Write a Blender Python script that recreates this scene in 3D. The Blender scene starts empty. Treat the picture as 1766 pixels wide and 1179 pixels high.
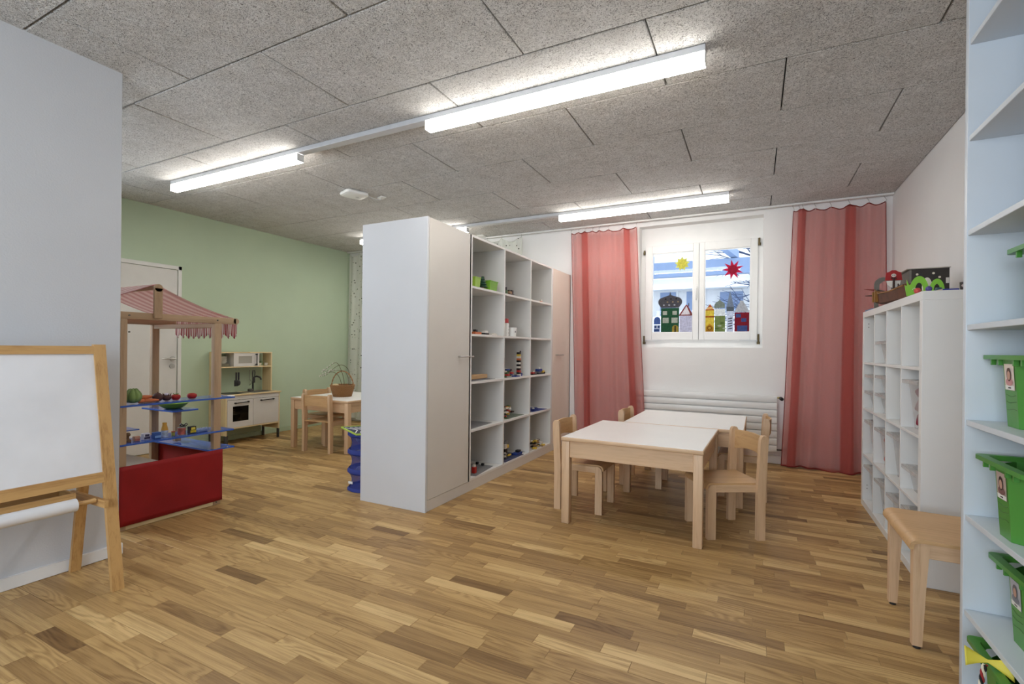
import bpy, bmesh, math, random
from mathutils import Vector, Matrix
random.seed(7)
S = bpy.context.scene
C = S.collection
pi = math.pi
# ------------------------------------------------------------------ camera
HC = 1.167
YAW, PITCH, ROLL, FPX = .4664, -.0011, .0102, 831.26
cam_d = bpy.data.cameras.new('camera'); cam = bpy.data.objects.new('camera', cam_d); C.objects.link(cam)
cam_d.sensor_fit = 'HORIZONTAL'; cam_d.sensor_width = 36.0
cam_d.lens = FPX / 1766 * 36.0
cam_d.shift_y = (602.42 - 589.5) / 1766
cam_d.clip_start = .02; cam_d.clip_end = 200
fw = Vector((-math.sin(YAW) * math.cos(PITCH), math.cos(YAW) * math.cos(PITCH), math.sin(PITCH)))
rt = Vector((math.cos(YAW), math.sin(YAW), 0)); up = rt.cross(fw)
r2 = rt * math.cos(ROLL) + up * math.sin(ROLL); u2 = -rt * math.sin(ROLL) + up * math.cos(ROLL)
M = Matrix((r2, u2, -fw)).transposed().to_4x4(); M.translation = Vector((0, 0, HC))
cam.matrix_world = M
S.camera = cam
# ------------------------------------------------------------------ world, daylight, exposure
w = bpy.data.worlds.new('world'); S.world = w; w.use_nodes = True
bg = w.node_tree.nodes['Background']; bg.inputs[0].default_value = (.80, .89, 1.0, 1); bg.inputs[1].default_value = 2.1
S.view_settings.view_transform = 'Standard'; S.view_settings.look = 'None'
S.view_settings.gamma = 1; S.view_settings.use_curve_mapping = False
S.view_settings.exposure = 0.37
S.cycles.use_denoising = True
S.cycles.max_bounces = 8; S.cycles.diffuse_bounces = 5; S.cycles.transparent_max_bounces = 12
S.cycles.sample_clamp_indirect = 6.0
S.cycles.caustics_reflective = False; S.cycles.caustics_refractive = False
LAMP_E = 38.0          # emission of the luminaire bottom lens
LAMP_SIDE = 9.0        # its side lenses are weaker
DAY_W = 86.0          # daylight at the windows behind the camera
def daylight(name, loc, sx, sz, watt):
    l = bpy.data.lights.new(name, 'AREA'); l.shape = 'RECTANGLE'; l.size = sx; l.size_y = sz
    l.energy = watt; l.color = (.80, .90, 1.0)
    o = bpy.data.objects.new(name, l); C.objects.link(o); o.location = loc; o.rotation_euler = (pi / 2, 0, 0)
    # area lights shine along local -Z; rotated +90 deg about X this is +Y (into the room)
    return o
daylight('daylight_window_main', (-1.1, -2.27, 1.55), 2.8, 1.5, DAY_W)
d_ = daylight('daylight_window_annex', (-5.89, 1.0, 1.75), 1.5, 1.35, DAY_W * .40); d_.rotation_euler = (pi / 2, 0, -pi / 2)

# ------------------------------------------------------------------ helpers
def tag(o, label=None, cat=None, group=None, kind=None):
    if label: o['label'] = label
    if cat: o['category'] = cat
    if group: o['group'] = group
    if kind: o['kind'] = kind
    return o
def thing(name, label, cat, loc=(0, 0, 0), rz=0, group=None):
    o = bpy.data.objects.new(name, None); o.empty_display_size = .1
    C.objects.link(o); o.location = loc; o.rotation_euler = (0, 0, rz)
    return tag(o, label, cat, group)
def copy_tree(o, parent=None):
    c = o.copy(); C.objects.link(c); c.parent = parent
    for ch in list(o.children): copy_tree(ch, c)
    return c
class MB:
    def __init__(s): s.bm = bmesh.new(); s.mi = 0; s.sm = set()
    def _fin(s, faces, smooth=False):
        for f in faces:
            if f.is_valid: f.material_index = s.mi; f.smooth = smooth
    def box(s, c, d, bev=0, rot=None, seg=1):
        r = bmesh.ops.create_cube(s.bm, size=1.0)
        vs = r['verts']
        m = Matrix.Translation(Vector(c)) @ (rot.to_4x4() if rot else Matrix()) @ Matrix.Diagonal((*d, 1))
        bmesh.ops.transform(s.bm, matrix=m, verts=vs)
        fs = set(f for v in vs for f in v.link_faces)
        if bev:
            es = set(e for v in vs for e in v.link_edges)
            b = bmesh.ops.bevel(s.bm, geom=list(es), offset=bev, segments=seg, profile=.5, affect='EDGES', clamp_overlap=True)
            fs = set(f for f in fs if f.is_valid) | set(b['faces'])
        s._fin(fs, seg > 1); return s
    def b2(s, a, b, bev=0, seg=1):   # box from two corners
        return s.box([(a[i] + b[i]) / 2 for i in range(3)], [abs(b[i] - a[i]) for i in range(3)], bev, None, seg)
    def loft(s, rings, caps=True, smooth=True, closed=True):
        vr = [[s.bm.verts.new(p) for p in r] for r in rings]
        fs = []
        n = len(rings[0])
        for i in range(len(vr) - 1):
            for j in range(n if closed else n - 1):
                k = (j + 1) % n
                try: fs.append(s.bm.faces.new((vr[i][j], vr[i][k], vr[i + 1][k], vr[i + 1][j])))
                except ValueError: pass
        s._fin(fs, smooth)
        if caps:
            cf = []
            for r in (vr[0][::-1], vr[-1]):
                try: cf.append(s.bm.faces.new(r))
                except ValueError: pass
            s._fin(cf, False)
        return s
    def tube(s, pts, r, seg=8, closed=False, caps=True):
        pts = [Vector(p) for p in pts]; n = len(pts); rings = []
        rr = r if isinstance(r, (list, tuple)) else [r] * n
        prev = None
        for i in range(n):
            if closed: t = pts[(i + 1) % n] - pts[i - 1]
            else: t = pts[min(i + 1, n - 1)] - pts[max(i - 1, 0)]
            t.normalize()
            if prev is None:
                a = Vector((0, 0, 1)) if abs(t.z) < .9 else Vector((1, 0, 0))
                x = t.cross(a).normalized()
            else:
                x = (prev - t * prev.dot(t)).normalized()
            prev = x; y = t.cross(x)
            rings.append([pts[i] + (x * math.cos(2 * pi * k / seg) + y * math.sin(2 * pi * k / seg)) * rr[i] for k in range(seg)])
        if closed: rings.append(rings[0])
        return s.loft(rings, caps and not closed)
    def cyl(s, a, b, r, r2=None, seg=16): return s.tube([a, b], [r, r if r2 is None else r2], seg)
    def lathe(s, prof, c=(0, 0, 0), seg=24, caps=True, sx=1, sy=1):
        return s.loft([[(c[0] + r * sx * math.cos(2 * pi * k / seg), c[1] + r * sy * math.sin(2 * pi * k / seg), c[2] + z) for k in range(seg)] for r, z in prof], caps)
    def ball(s, c, r, sc=(1, 1, 1), u=16, v=10, rot=None):
        q = bmesh.ops.create_uvsphere(s.bm, u_segments=u, v_segments=v, radius=1)
        m = Matrix.Translation(Vector(c)) @ (rot.to_4x4() if rot else Matrix()) @ Matrix.Diagonal((r * sc[0], r * sc[1], r * sc[2], 1))
        bmesh.ops.transform(s.bm, matrix=m, verts=q['verts'])
        s._fin(set(f for x in q['verts'] for f in x.link_faces), True); return s
    def prism(s, poly, fn, h0, h1):  # poly of (a,b); fn(a,b,h)->xyz
        n = len(poly)
        lo = [s.bm.verts.new(fn(a, b, h0)) for a, b in poly]; hi = [s.bm.verts.new(fn(a, b, h1)) for a, b in poly]
        fs = [s.bm.faces.new(lo[::-1]), s.bm.faces.new(hi)]
        for i in range(n):
            j = (i + 1) % n; fs.append(s.bm.faces.new((lo[i], lo[j], hi[j], hi[i])))
        s._fin(fs); return s
    def grid(s, fn, nu, nv, smooth=True):
        vs = [[s.bm.verts.new(fn(i / nu, j / nv)) for i in range(nu + 1)] for j in range(nv + 1)]
        s._fin([s.bm.faces.new((vs[j][i], vs[j][i + 1], vs[j + 1][i + 1], vs[j + 1][i])) for j in range(nv) for i in range(nu)], smooth)
        return s
    def mesh(s, name, mats):
        bmesh.ops.recalc_face_normals(s.bm, faces=s.bm.faces[:])
        me = bpy.data.meshes.new(name); s.bm.to_mesh(me); s.bm.free()
        for m in (mats if isinstance(mats, (list, tuple)) else [mats]): me.materials.append(m)
        me.set_sharp_from_angle(angle=.7)
        return me
    def build(s, name, mats, parent=None, loc=None, rot=None):
        o = bpy.data.objects.new(name, s.mesh(name, mats)); C.objects.link(o)
        if parent: o.parent = parent
        if loc: o.location = loc
        if rot: o.rotation_euler = rot
        return o
XZ = lambda y: (lambda a, b, h: (a, y + h, b))
def Rz(a): return Matrix.Rotation(a, 3, 'Z')
def Rx(a): return Matrix.Rotation(a, 3, 'X')
def Ry(a): return Matrix.Rotation(a, 3, 'Y')
# ------------------------------------------------------------------ materials
def srgb(r, g, b):
    f = lambda c: (c / 255 / 12.92) if c / 255 <= .04045 else ((c / 255 + .055) / 1.055) ** 2.4
    return (f(r), f(g), f(b))
class NT:
    def __init__(s, name):
        s.m = bpy.data.materials.new(name); s.m.use_nodes = True; s.t = s.m.node_tree; s.n = s.t.nodes
        s.b = s.n['Principled BSDF']
    def node(s, ty, **k):
        n = s.n.new(ty)
        for a, v in k.items():
            if a.startswith('i_'): 
                key = a[2:]; key = int(key) if key.isdigit() else key.replace('_', ' ')
                n.inputs[key].default_value = v
            else: setattr(n, a, v)
        return n
    def link(s, a, b): s.t.links.new(a, b)
    def ramp(s, fac, stops, interp='LINEAR'):
        r = s.n.new('ShaderNodeValToRGB'); r.color_ramp.interpolation = interp
        el = r.color_ramp.elements
        while len(el) > 1: el.remove(el[-1])
        el[0].position = stops[0][0]; el[0].color = (*stops[0][1], 1)
        for p, c in stops[1:]:
            e = el.new(p); e.color = (*c, 1)
        s.link(fac, r.inputs[0]); return r.outputs[0]
    def math(s, op, a, b=None, c=None):
        n = s.n.new('ShaderNodeMath'); n.operation = op
        for i, v in enumerate((a, b, c)):
            if v is None: continue
            if isinstance(v, (int, float)): n.inputs[i].default_value = v
            else: s.link(v, n.inputs[i])
        return n.outputs[0]
    def coords(s, kind='Object', scale=(1, 1, 1)):
        t = s.n.new('ShaderNodeTexCoord'); mp = s.n.new('ShaderNodeMapping'); mp.inputs['Scale'].default_value = scale
        s.link(t.outputs[kind], mp.inputs[0]); return mp.outputs[0]
    def noise(s, vec, scale, detail=3, rough=.5, dist=0):
        n = s.n.new('ShaderNodeTexNoise'); n.inputs['Scale'].default_value = scale; n.inputs['Detail'].default_value = detail
        n.inputs['Roughness'].default_value = rough; n.inputs['Distortion'].default_value = dist
        s.link(vec, n.inputs['Vector']); return n.outputs[0]
    def bump(s, h, strength, dist):
        n = s.n.new('ShaderNodeBump'); n.inputs['Strength'].default_value = strength; n.inputs['Distance'].default_value = dist
        s.link(h, n.inputs['Height']); s.link(n.outputs[0], s.b.inputs['Normal'])
def paint(name, col, rough=.5, var=.04, nscale=8, bump=0, bscale=200, metal=0, alpha=None, trans=0, coat=0, emit=None):
    t = NT(name); v = t.coords(); n = t.noise(v, nscale, 4)
    lo = tuple(c * (1 - var) for c in col); hi = tuple(min(1, c * (1 + var)) for c in col)
    t.link(t.ramp(n, [(.3, lo), (.7, hi)]), t.b.inputs['Base Color'])
    t.b.inputs['Roughness'].default_value = rough; t.b.inputs['Metallic'].default_value = metal
    t.b.inputs['Transmission Weight'].default_value = trans
    if coat: t.b.inputs['Coat Weight'].default_value = coat
    if alpha is not None: t.b.inputs['Alpha'].default_value = alpha
    if bump: t.bump(t.noise(v, bscale, 2), bump, .002)
    return t.m
def wood(name, light, dark, axis=2, rough=.45, scale=1.0, contrast=.5):
    t = NT(name); sc = [26 * scale] * 3; sc[axis] = 1.6 * scale
    v = t.coords('Object', tuple(sc)); n = t.noise(v, 1.6, 5, .6, .6)
    v2 = t.coords('Object', tuple(x * 5 for x in sc)); n2 = t.noise(v2, 2.0, 2, .5)
    mixd = tuple(light[i] * (1 - contrast) + dark[i] * contrast for i in range(3))
    f = t.math('ADD', t.math('MULTIPLY', n, .75), t.math('MULTIPLY', n2, .25))
    t.link(t.ramp(f, [(.32, mixd), (.5, light), (.68, tuple(min(1, c * 1.06) for c in light))]), t.b.inputs['Base Color'])
    t.b.inputs['Roughness'].default_value = rough
    t.bump(n2, .08, .001)
    return t.m
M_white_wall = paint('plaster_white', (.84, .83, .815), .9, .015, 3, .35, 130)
M_inner_wall = paint('plaster_white_dimmed', (.555, .565, .585), .9, .015, 3, .35, 130)  # white plaster with the partition's dimmer light put into its colour
M_green_wall = paint('plaster_green', (.47, .575, .42), .9, .02, 3, .35, 130)
M_base_white = paint('baseboard_white', (.78, .78, .77), .5, .02)
M_base_green = paint('baseboard_green', (.42, .52, .36), .6, .02)
M_white_lam = paint('laminate_white', (.62, .625, .64), .38, .015, 4, .04, 300)
M_cream_lam = paint('laminate_offwhite', (.62, .59, .545), .4, .015, 4, .04, 300)
M_shelf_white = paint('shelf_white', (.72, .712, .69), .42, .015, 4)
M_blue_lam = paint('laminate_cool_white', (.60, .645, .69), .4, .02, 4)
M_tabletop = paint('tabletop_white', (.86, .85, .825), .35, .015, 4)
M_metal = paint('brushed_steel', (.50, .49, .47), .32, .06, 40, metal=1)
M_darkmetal = paint('dark_metal', (.14, .13, .11), .45, .1, 30, metal=.6)
M_alu = paint('aluminium_grey', (.62, .63, .65), .45, .04, 20, metal=.25)
M_black = paint('black_plastic', (.015, .015, .017), .45, .2, 30)
M_whiteplastic = paint('white_plastic', (.82, .82, .80), .35, .02)
M_beech = [wood('beech_%s' % a, srgb(205, 172, 137), srgb(168, 126, 90), i) for i, a in enumerate('xyz')]
M_ply = [wood('beech_ply_%s' % a, srgb(196, 158, 112), srgb(162, 120, 78), i) for i, a in enumerate('xyz')]
M_pine = [wood('pine_%s' % a, srgb(190, 150, 95), srgb(140, 96, 50), i, contrast=.7) for i, a in enumerate('xyz')]
M_stall = [wood('stall_wood_%s' % a, srgb(176, 148, 118), srgb(138, 108, 80), i, .75) for i, a in enumerate('xyz')]
M_birch = [wood('birch_%s' % a, srgb(226, 205, 160), srgb(205, 175, 125), i) for i, a in enumerate('xyz')]
def M_col(name, rgb, rough=.5, **k): return paint(name, srgb(*rgb), rough, **k)
# oak parquet: tint varies from piece to piece (object random + island random)
def oak():
    t = NT('oak_parquet')
    oi = t.n.new('ShaderNodeObjectInfo'); ge = t.n.new('ShaderNodeNewGeometry')
    rnd = t.math('FRACT', t.math('ADD', oi.outputs['Random'], ge.outputs['Random Per Island']))
    rnd2 = t.math('FRACT', t.math('MULTIPLY', rnd, 17.31))
    off = t.n.new('ShaderNodeCombineXYZ')
    t.link(t.math('MULTIPLY', rnd, 37.0), off.inputs[0]); t.link(t.math('MULTIPLY', rnd2, 23.0), off.inputs[1]); t.link(t.math('MULTIPLY', rnd, 11.0), off.inputs[2])
    add = t.n.new('ShaderNodeVectorMath'); add.operation = 'ADD'
    t.link(ge.outputs['Position'], add.inputs[0]); t.link(off.outputs[0], add.inputs[1])
    def scaled(sc):
        m = t.n.new('ShaderNodeMapping'); m.inputs['Scale'].default_value = sc; t.link(add.outputs[0], m.inputs[0]); return m.outputs[0]
    big = t.noise(scaled((1.5, 9, 1)), 1.0, 1.5, .5, .2)
    rings = t.math('MULTIPLY', t.math('SINE', t.math('MULTIPLY', big, 85.0)), t.math('MULTIPLY', t.math('GREATER_THAN', rnd, .6), 1.0))   # cathedral figure on some strips
    fine = t.noise(scaled((6, 190, 1)), 1.0, 3, .6)
    streak = t.noise(scaled((1.8, 38, 1)), 1.0, 3, .6, .4)
    g = t.math('ADD', t.math('ADD', t.math('MULTIPLY', rings, .075), t.math('MULTIPLY', fine, .42)), t.math('MULTIPLY', streak, .52))
    base = t.ramp(rnd2, [(0, srgb(126, 95, 57)), (.08, srgb(156, 123, 78)), (.4, srgb(178, 144, 93)), (.8, srgb(190, 156, 103)), (1, srgb(212, 180, 126))])
    dark = t.n.new('ShaderNodeMix'); dark.data_type = 'RGBA'; dark.blend_type = 'MULTIPLY'
    t.link(base, dark.inputs[6]); dark.inputs[7].default_value = (.55, .48, .40, 1)
    fac = t.n.new('ShaderNodeMapRange'); fac.inputs[1].default_value = .54; fac.inputs[2].default_value = .30; fac.clamp = True
    t.link(g, fac.inputs[0]); t.link(fac.outputs[0], dark.inputs[0])
    t.link(dark.outputs[2], t.b.inputs['Base Color'])
    t.link(t.ramp(g, [(.3, (.48,) * 3), (.7, (.36,) * 3)]), t.b.inputs['Roughness'])
    t.b.inputs['Specular IOR Level'].default_value = .35
    t.bump(g, .12, .0012)
    return t.m
M_oak = oak()
def woodwool():
    t = NT('wood_wool_panel')
    ge = t.n.new('ShaderNodeNewGeometry'); oi = t.n.new('ShaderNodeObjectInfo')
    off = t.n.new('ShaderNodeCombineXYZ'); t.link(t.math('MULTIPLY', oi.outputs['Random'], 20), off.inputs[2])
    add = t.n.new('ShaderNodeVectorMath'); add.operation = 'ADD'; t.link(ge.outputs['Position'], add.inputs[0]); t.link(off.outputs[0], add.inputs[1])
    v = add.outputs[0]
    def fib(scale, dist):
        n = t.noise(v, scale, 1.5, .5, dist)
        return t.math('ABSOLUTE', t.math('SUBTRACT', n, .5))
    f1 = fib(42, 2.6); f2 = fib(80, 2.0)
    h = t.math('MINIMUM', t.math('MULTIPLY', f1, 7.4), t.math('MULTIPLY', f2, 8.6))
    blot = t.noise(v, 7, 3)
    strand = t.math('LESS_THAN', t.math('MINIMUM', fib(60, 3.2), fib(75, 2.6)), .012)
    col0 = t.ramp(h, [(0, srgb(240, 239, 237)), (.3, srgb(230, 228, 225)), (.55, srgb(204, 201, 197)), (.85, srgb(140, 136, 131)), (1, srgb(92, 88, 84))])
    cm = t.n.new('ShaderNodeMix'); cm.data_type = 'RGBA'; t.link(strand, cm.inputs[0]); t.link(col0, cm.inputs[6]); cm.inputs[7].default_value = (.93, .92, .90, 1)
    col = cm.outputs[2]
    mx = t.n.new('ShaderNodeMix'); mx.data_type = 'RGBA'; mx.blend_type = 'MULTIPLY'; mx.inputs[0].default_value = 1
    t.link(col, mx.inputs[6]); t.link(t.ramp(blot, [(.3, (.90, .89, .87)), (.7, (1, 1, 1))]), mx.inputs[7])
    t.link(mx.outputs[2], t.b.inputs['Base Color']); t.b.inputs['Roughness'].default_value = .95
    t.bump(t.math('SUBTRACT', 1.0, h), .8, .006)
    return t.m
M_wool = woodwool()
def emission(name, col, e):
    t = NT(name); t.b.inputs['Base Color'].default_value = (.9, .9, .9, 1)
    t.b.inputs['Emission Color'].default_value = (*col, 1); t.b.inputs['Emission Strength'].default_value = e
    return t.m
M_diff = emission('lamp_bottom_lens', (1.0, .955, .89), LAMP_E)
M_side = emission('lamp_side_lens', (1.0, .955, .89), LAMP_SIDE)
def sheer(name, col, alpha, trans=.5, dots=None, weave=True):
    t = NT(name); n = t.n; out = n['Material Output']
    d = t.node('ShaderNodeBsdfDiffuse'); d.inputs[0].default_value = (*col, 1)
    tl = t.node('ShaderNodeBsdfTranslucent'); tl.inputs[0].default_value = (*col, 1)
    m1 = t.node('ShaderNodeMixShader'); m1.inputs[0].default_value = trans
    t.link(d.outputs[0], m1.inputs[1]); t.link(tl.outputs[0], m1.inputs[2])
    tr = t.node('ShaderNodeBsdfTransparent'); tr.inputs[0].default_value = (1, .93, .92, 1) if not dots else (1, 1, 1, 1)
    m2 = t.node('ShaderNodeMixShader'); t.link(tr.outputs[0], m2.inputs[1]); t.link(m1.outputs[0], m2.inputs[2])
    v = t.coords('Object'); wv = t.noise(v, 260, 1)
    t.link(t.math('ADD', alpha - .05, t.math('MULTIPLY', wv, .1)), m2.inputs[0])
    last = m2.outputs[0]
    if dots:
        vo = t.node('ShaderNodeTexVoronoi'); vo.inputs['Scale'].default_value = dots; t.link(v, vo.inputs['Vector'])
        k = t.math('LESS_THAN', vo.outputs['Distance'], .2)
        hue = t.math('GREATER_THAN', vo.outputs['Color'], .45)
        g = t.node('ShaderNodeBsdfGlossy'); g.inputs['Roughness'].default_value = .25
        t.link(t.ramp(hue, [(0, (.10, .10, .09)), (1, (.85, .86, .84))], 'CONSTANT'), g.inputs[0])
        m3 = t.node('ShaderNodeMixShader'); t.link(k, m3.inputs[0]); t.link(last, m3.inputs[1]); t.link(g.outputs[0], m3.inputs[2]); last = m3.outputs[0]
    t.link(last, out.inputs[0])
    return t.m
M_red_sheer = sheer('red_voile', (.60, .175, .155), .55, .5)
M_red_hem = sheer('red_voile_hem', (.30, .055, .05), .93, .3)
M_star_sheer = sheer('white_voile_sequins', (.84, .86, .80), .8, .4, dots=22)
def glass(name, tint=(1, 1, 1)):
    t = NT(name); n = t.n; out = n['Material Output']
    tr = t.node('ShaderNodeBsdfTransparent'); tr.inputs[0].default_value = (*tint, 1)
    gl = t.node('ShaderNodeBsdfGlossy'); gl.inputs['Roughness'].default_value = .02
    fr = t.node('ShaderNodeLayerWeight'); fr.inputs[0].default_value = .5
    fac = t.math('ADD', t.math('MULTIPLY', t.math('POWER', fr.outputs['Facing'], 4.0), .4), .02)
    mx = t.node('ShaderNodeMixShader'); t.link(fac, mx.inputs[0]); t.link(tr.outputs[0], mx.inputs[1]); t.link(gl.outputs[0], mx.inputs[2])
    t.link(mx.outputs[0], out.inputs[0]); return t.m
M_glass = glass('window_glass', (.98, .99, 1))
def clearplastic(name, col, alpha, rough=.25):
    t = NT(name); n = t.n; out = n['Material Output']
    tr = t.node('ShaderNodeBsdfTransparent')
    b = t.b; b.inputs['Base Color'].default_value = (*col, 1); b.inputs['Roughness'].default_value = rough
    nz = t.noise(t.coords(), 12, 2)
    mx = t.node('ShaderNodeMixShader'); t.link(t.math('ADD', alpha - .05, t.math('MULTIPLY', nz, .1)), mx.inputs[0])
    t.link(tr.outputs[0], mx.inputs[1]); t.link(b.outputs[0], mx.inputs[2]); t.link(mx.outputs[0], out.inputs[0]); return t.m
M_clear = clearplastic('clear_plastic', (.66, .63, .61), .34)
M_acryl = clearplastic('blue_acrylic', srgb(62, 100, 190), .93, .12)
M_mesh = clearplastic('blue_mesh_net', srgb(44, 58, 140), .62, .7)
# ------------------------------------------------------------------ room shell
XL, XG, YW, XR, H, YB = -3.16, -5.818, 5.74, 1.164, 2.677, -2.2
YC = 1.42
def struct(o, label): return tag(o, label, None, None, 'structure')
fl = MB().b2((XG - .2, YB - .2, -.12), (XR + .2, YW + .3, -.012)).build('floor', M_oak); struct(fl, 'oak strip parquet floor of the playroom')
ce = MB().b2((XG - .2, YB - .2, H + .032), (XR + .2, YW + .3, H + .2)).build('ceiling', paint('slab_dark', (.10, .095, .09), .9)); struct(ce, 'grey wood-wool acoustic panel ceiling')
wr = MB().b2((XR, YB - .2, -.02), (XR + .15, YW, H + .03)).build('wall_right', M_white_wall); struct(wr, 'white plaster wall behind the cube shelf on the right')
wg = MB().b2((XG - .15, YB - .2, -.02), (XG, .2, H + .03)).b2((XG - .15, 1.8, -.02), (XG, YW, H + .03)).b2((XG - .15, .2, -.02), (XG, 1.8, 1.05)).b2((XG - .15, .2, 2.45), (XG, 1.8, H + .03)).build('wall_left', M_green_wall); struct(wg, 'sage green wall with the white door and play kitchen')
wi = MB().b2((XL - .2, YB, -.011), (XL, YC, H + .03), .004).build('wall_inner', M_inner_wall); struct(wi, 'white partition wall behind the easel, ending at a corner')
# window wall with the recess
WX0, WX1, WZ0, WZ1 = -1.224, .072, 1.205, 2.615
m = MB(); a, b = YW, YW + .3
m.b2((XG - .15, a, -.02), (WX0, b, H + .03)); m.b2((WX1, a, -.02), (XR + .15, b, H + .03))
m.b2((WX0, a, -.02), (WX1, b, WZ0)); m.b2((WX0, a, WZ1), (WX1, b, H + .03))
struct(m.build('wall_back', M_white_wall), 'white window wall with radiator and red curtains')
# wall behind the camera with two window openings
m = MB(); a, b = YB - .2, YB
def wall_front():
    xs = [XG - .15, -5.45, -3.75, -2.55, .35, XR + .15]
    for i in range(5):
        if i == 3:
            m.b2((xs[i], a, -.02), (xs[i + 1], b, .78)); m.b2((xs[i], a, 2.34), (xs[i + 1], b, H + .03))
        else: m.b2((xs[i], a, -.02), (xs[i + 1], b, H + .03))
wall_front(); struct(m.build('wall_front', M_white_wall), 'white wall with windows behind the viewer')
# baseboards
struct(MB().b2((XL, YB, 0), (XL + .016, YC + .014, .062), .003).b2((XL - .2, YC, 0), (XL, YC + .014, .062), .003).build('baseboard_inner', M_base_white), 'white baseboard along the partition wall')
struct(MB().b2((XG, YB, 0), (XG + .014, 2.21, .06), .003).b2((XG, 3.19, 0), (XG + .014, YW, .06), .003).build('baseboard_left', M_base_green), 'green painted baseboard along the green wall')
struct(MB().b2((XG, YW - .016, 0), (XR, YW, .085), .003).build('baseboard_back', M_base_white), 'white baseboard under the radiator')
struct(MB().b2((XR - .014, YB, 0), (XR, YW - .016, .06), .003).build('baseboard_right', M_base_white), 'white baseboard along the right wall')
# ceiling panels: staggered rows, pitch .612, joints every 1.208
def ceiling_panels():
    cache = {}
    y = 1.012 - .612 * 6; row = 0
    while y < YW:
        y0, y1 = max(y, YB), min(y + .612, YW)
        x = (.133 if row % 2 else .745) - 1.208 * 6
        while x < XR:
            x0, x1 = max(x, XG), min(x + 1.208, XR)
            if x1 - x0 > .02 and y1 - y0 > .02:
                k = (round(x1 - x0, 3), round(y1 - y0, 3))
                if k not in cache:
                    cache[k] = MB().box((0, 0, 0), (k[0] - .007, k[1] - .008, .03), .004).mesh('ceiling_panel', M_wool)
                o = bpy.data.objects.new('ceiling_panel', cache[k]); C.objects.link(o); o.parent = ce
                o.location = ((x0 + x1) / 2, (y0 + y1) / 2, H + .0155)
            x += 1.208
        y += .612; row += 1
ceiling_panels()
# parquet strips
def parquet():
    W = .068; lens = (.27, .33, .38, .43, .48)
    pieces = []
    y = -.9; 
    rnd = random.Random(3)
    while y < YW - .02:
        x = XG + .0 - rnd.random() * .4
        while x < XR:
            L = rnd.choice(lens); pieces.append((x, y, L)); x += L
        y += W
    def px(x, y):
        p = Vector((x, y, -HC)); z = p.dot(fw)
        return None if z < .15 else (883 + FPX * p.dot(r2) / z, 602.4 - FPX * p.dot(u2) / z, z)
    vis = []; rest = []
    for p in pieces:
        x, y, L = p
        x1 = min(x + L, XR - .001); x0 = max(x, XG + .001)
        if x1 - x0 < .01: continue
        c = px((x0 + x1) / 2, y + W / 2)
        full = x1 - x0 > L - 1e-6
        if c and full and 5 < c[0] < 1655 and 600 < c[1] < 1190 and not (x0 < XL + .05 and y < YC):
            vis.append((L * (1.167 + 0) / c[2] ** 3, (x0, y, x1)))
        else: rest.append((x0, y, x1))
    vis.sort(reverse=True)
    cache = {}
    def shape(m, x0, y0, x1, y1, top):
        e = .0009; g = .00025
        x0 += g; x1 -= g; y0 += g; y1 -= g
        V = [m.bm.verts.new(q) for q in ((x0, y0, top - .014), (x1, y0, top - .014), (x1, y1, top - .014), (x0, y1, top - .014),
             (x0, y0, top - e), (x1, y0, top - e), (x1, y1, top - e), (x0, y1, top - e),
             (x0 + e, y0 + e, top), (x1 - e, y0 + e, top), (x1 - e, y1 - e, top), (x0 + e, y1 - e, top))]
        m.bm.faces.new((V[8], V[9], V[10], V[11]))
        for i in range(4):
            j = (i + 1) % 4
            m.bm.faces.new((V[i], V[j], V[4 + j], V[4 + i])); m.bm.faces.new((V[4 + i], V[4 + j], V[8 + j], V[8 + i]))
    for _, (x0, y, x1) in vis[:300]:
        k = round(x1 - x0, 3)
        if k not in cache:
            mm = MB(); shape(mm, -k / 2, -W / 2, k / 2, W / 2, 0)
            cache[k] = mm.mesh('floor_strip', M_oak)
        o = bpy.data.objects.new('floor_strip', cache[k]); C.objects.link(o); o.parent = fl; o.location = ((x0 + x1) / 2, y + W / 2, 0)
    mm = MB()
    for x0, y, x1 in rest + [v[1] for v in vis[300:]]: shape(mm, x0, y, x1, y + W, 0)
    # rear part of the floor behind the viewer
    shape(mm, XG, YB, XR, -.9, -.0005)
    o = mm.build('far_floor_strips', M_oak, fl); o['kind'] = 'stuff'
parquet()
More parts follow.
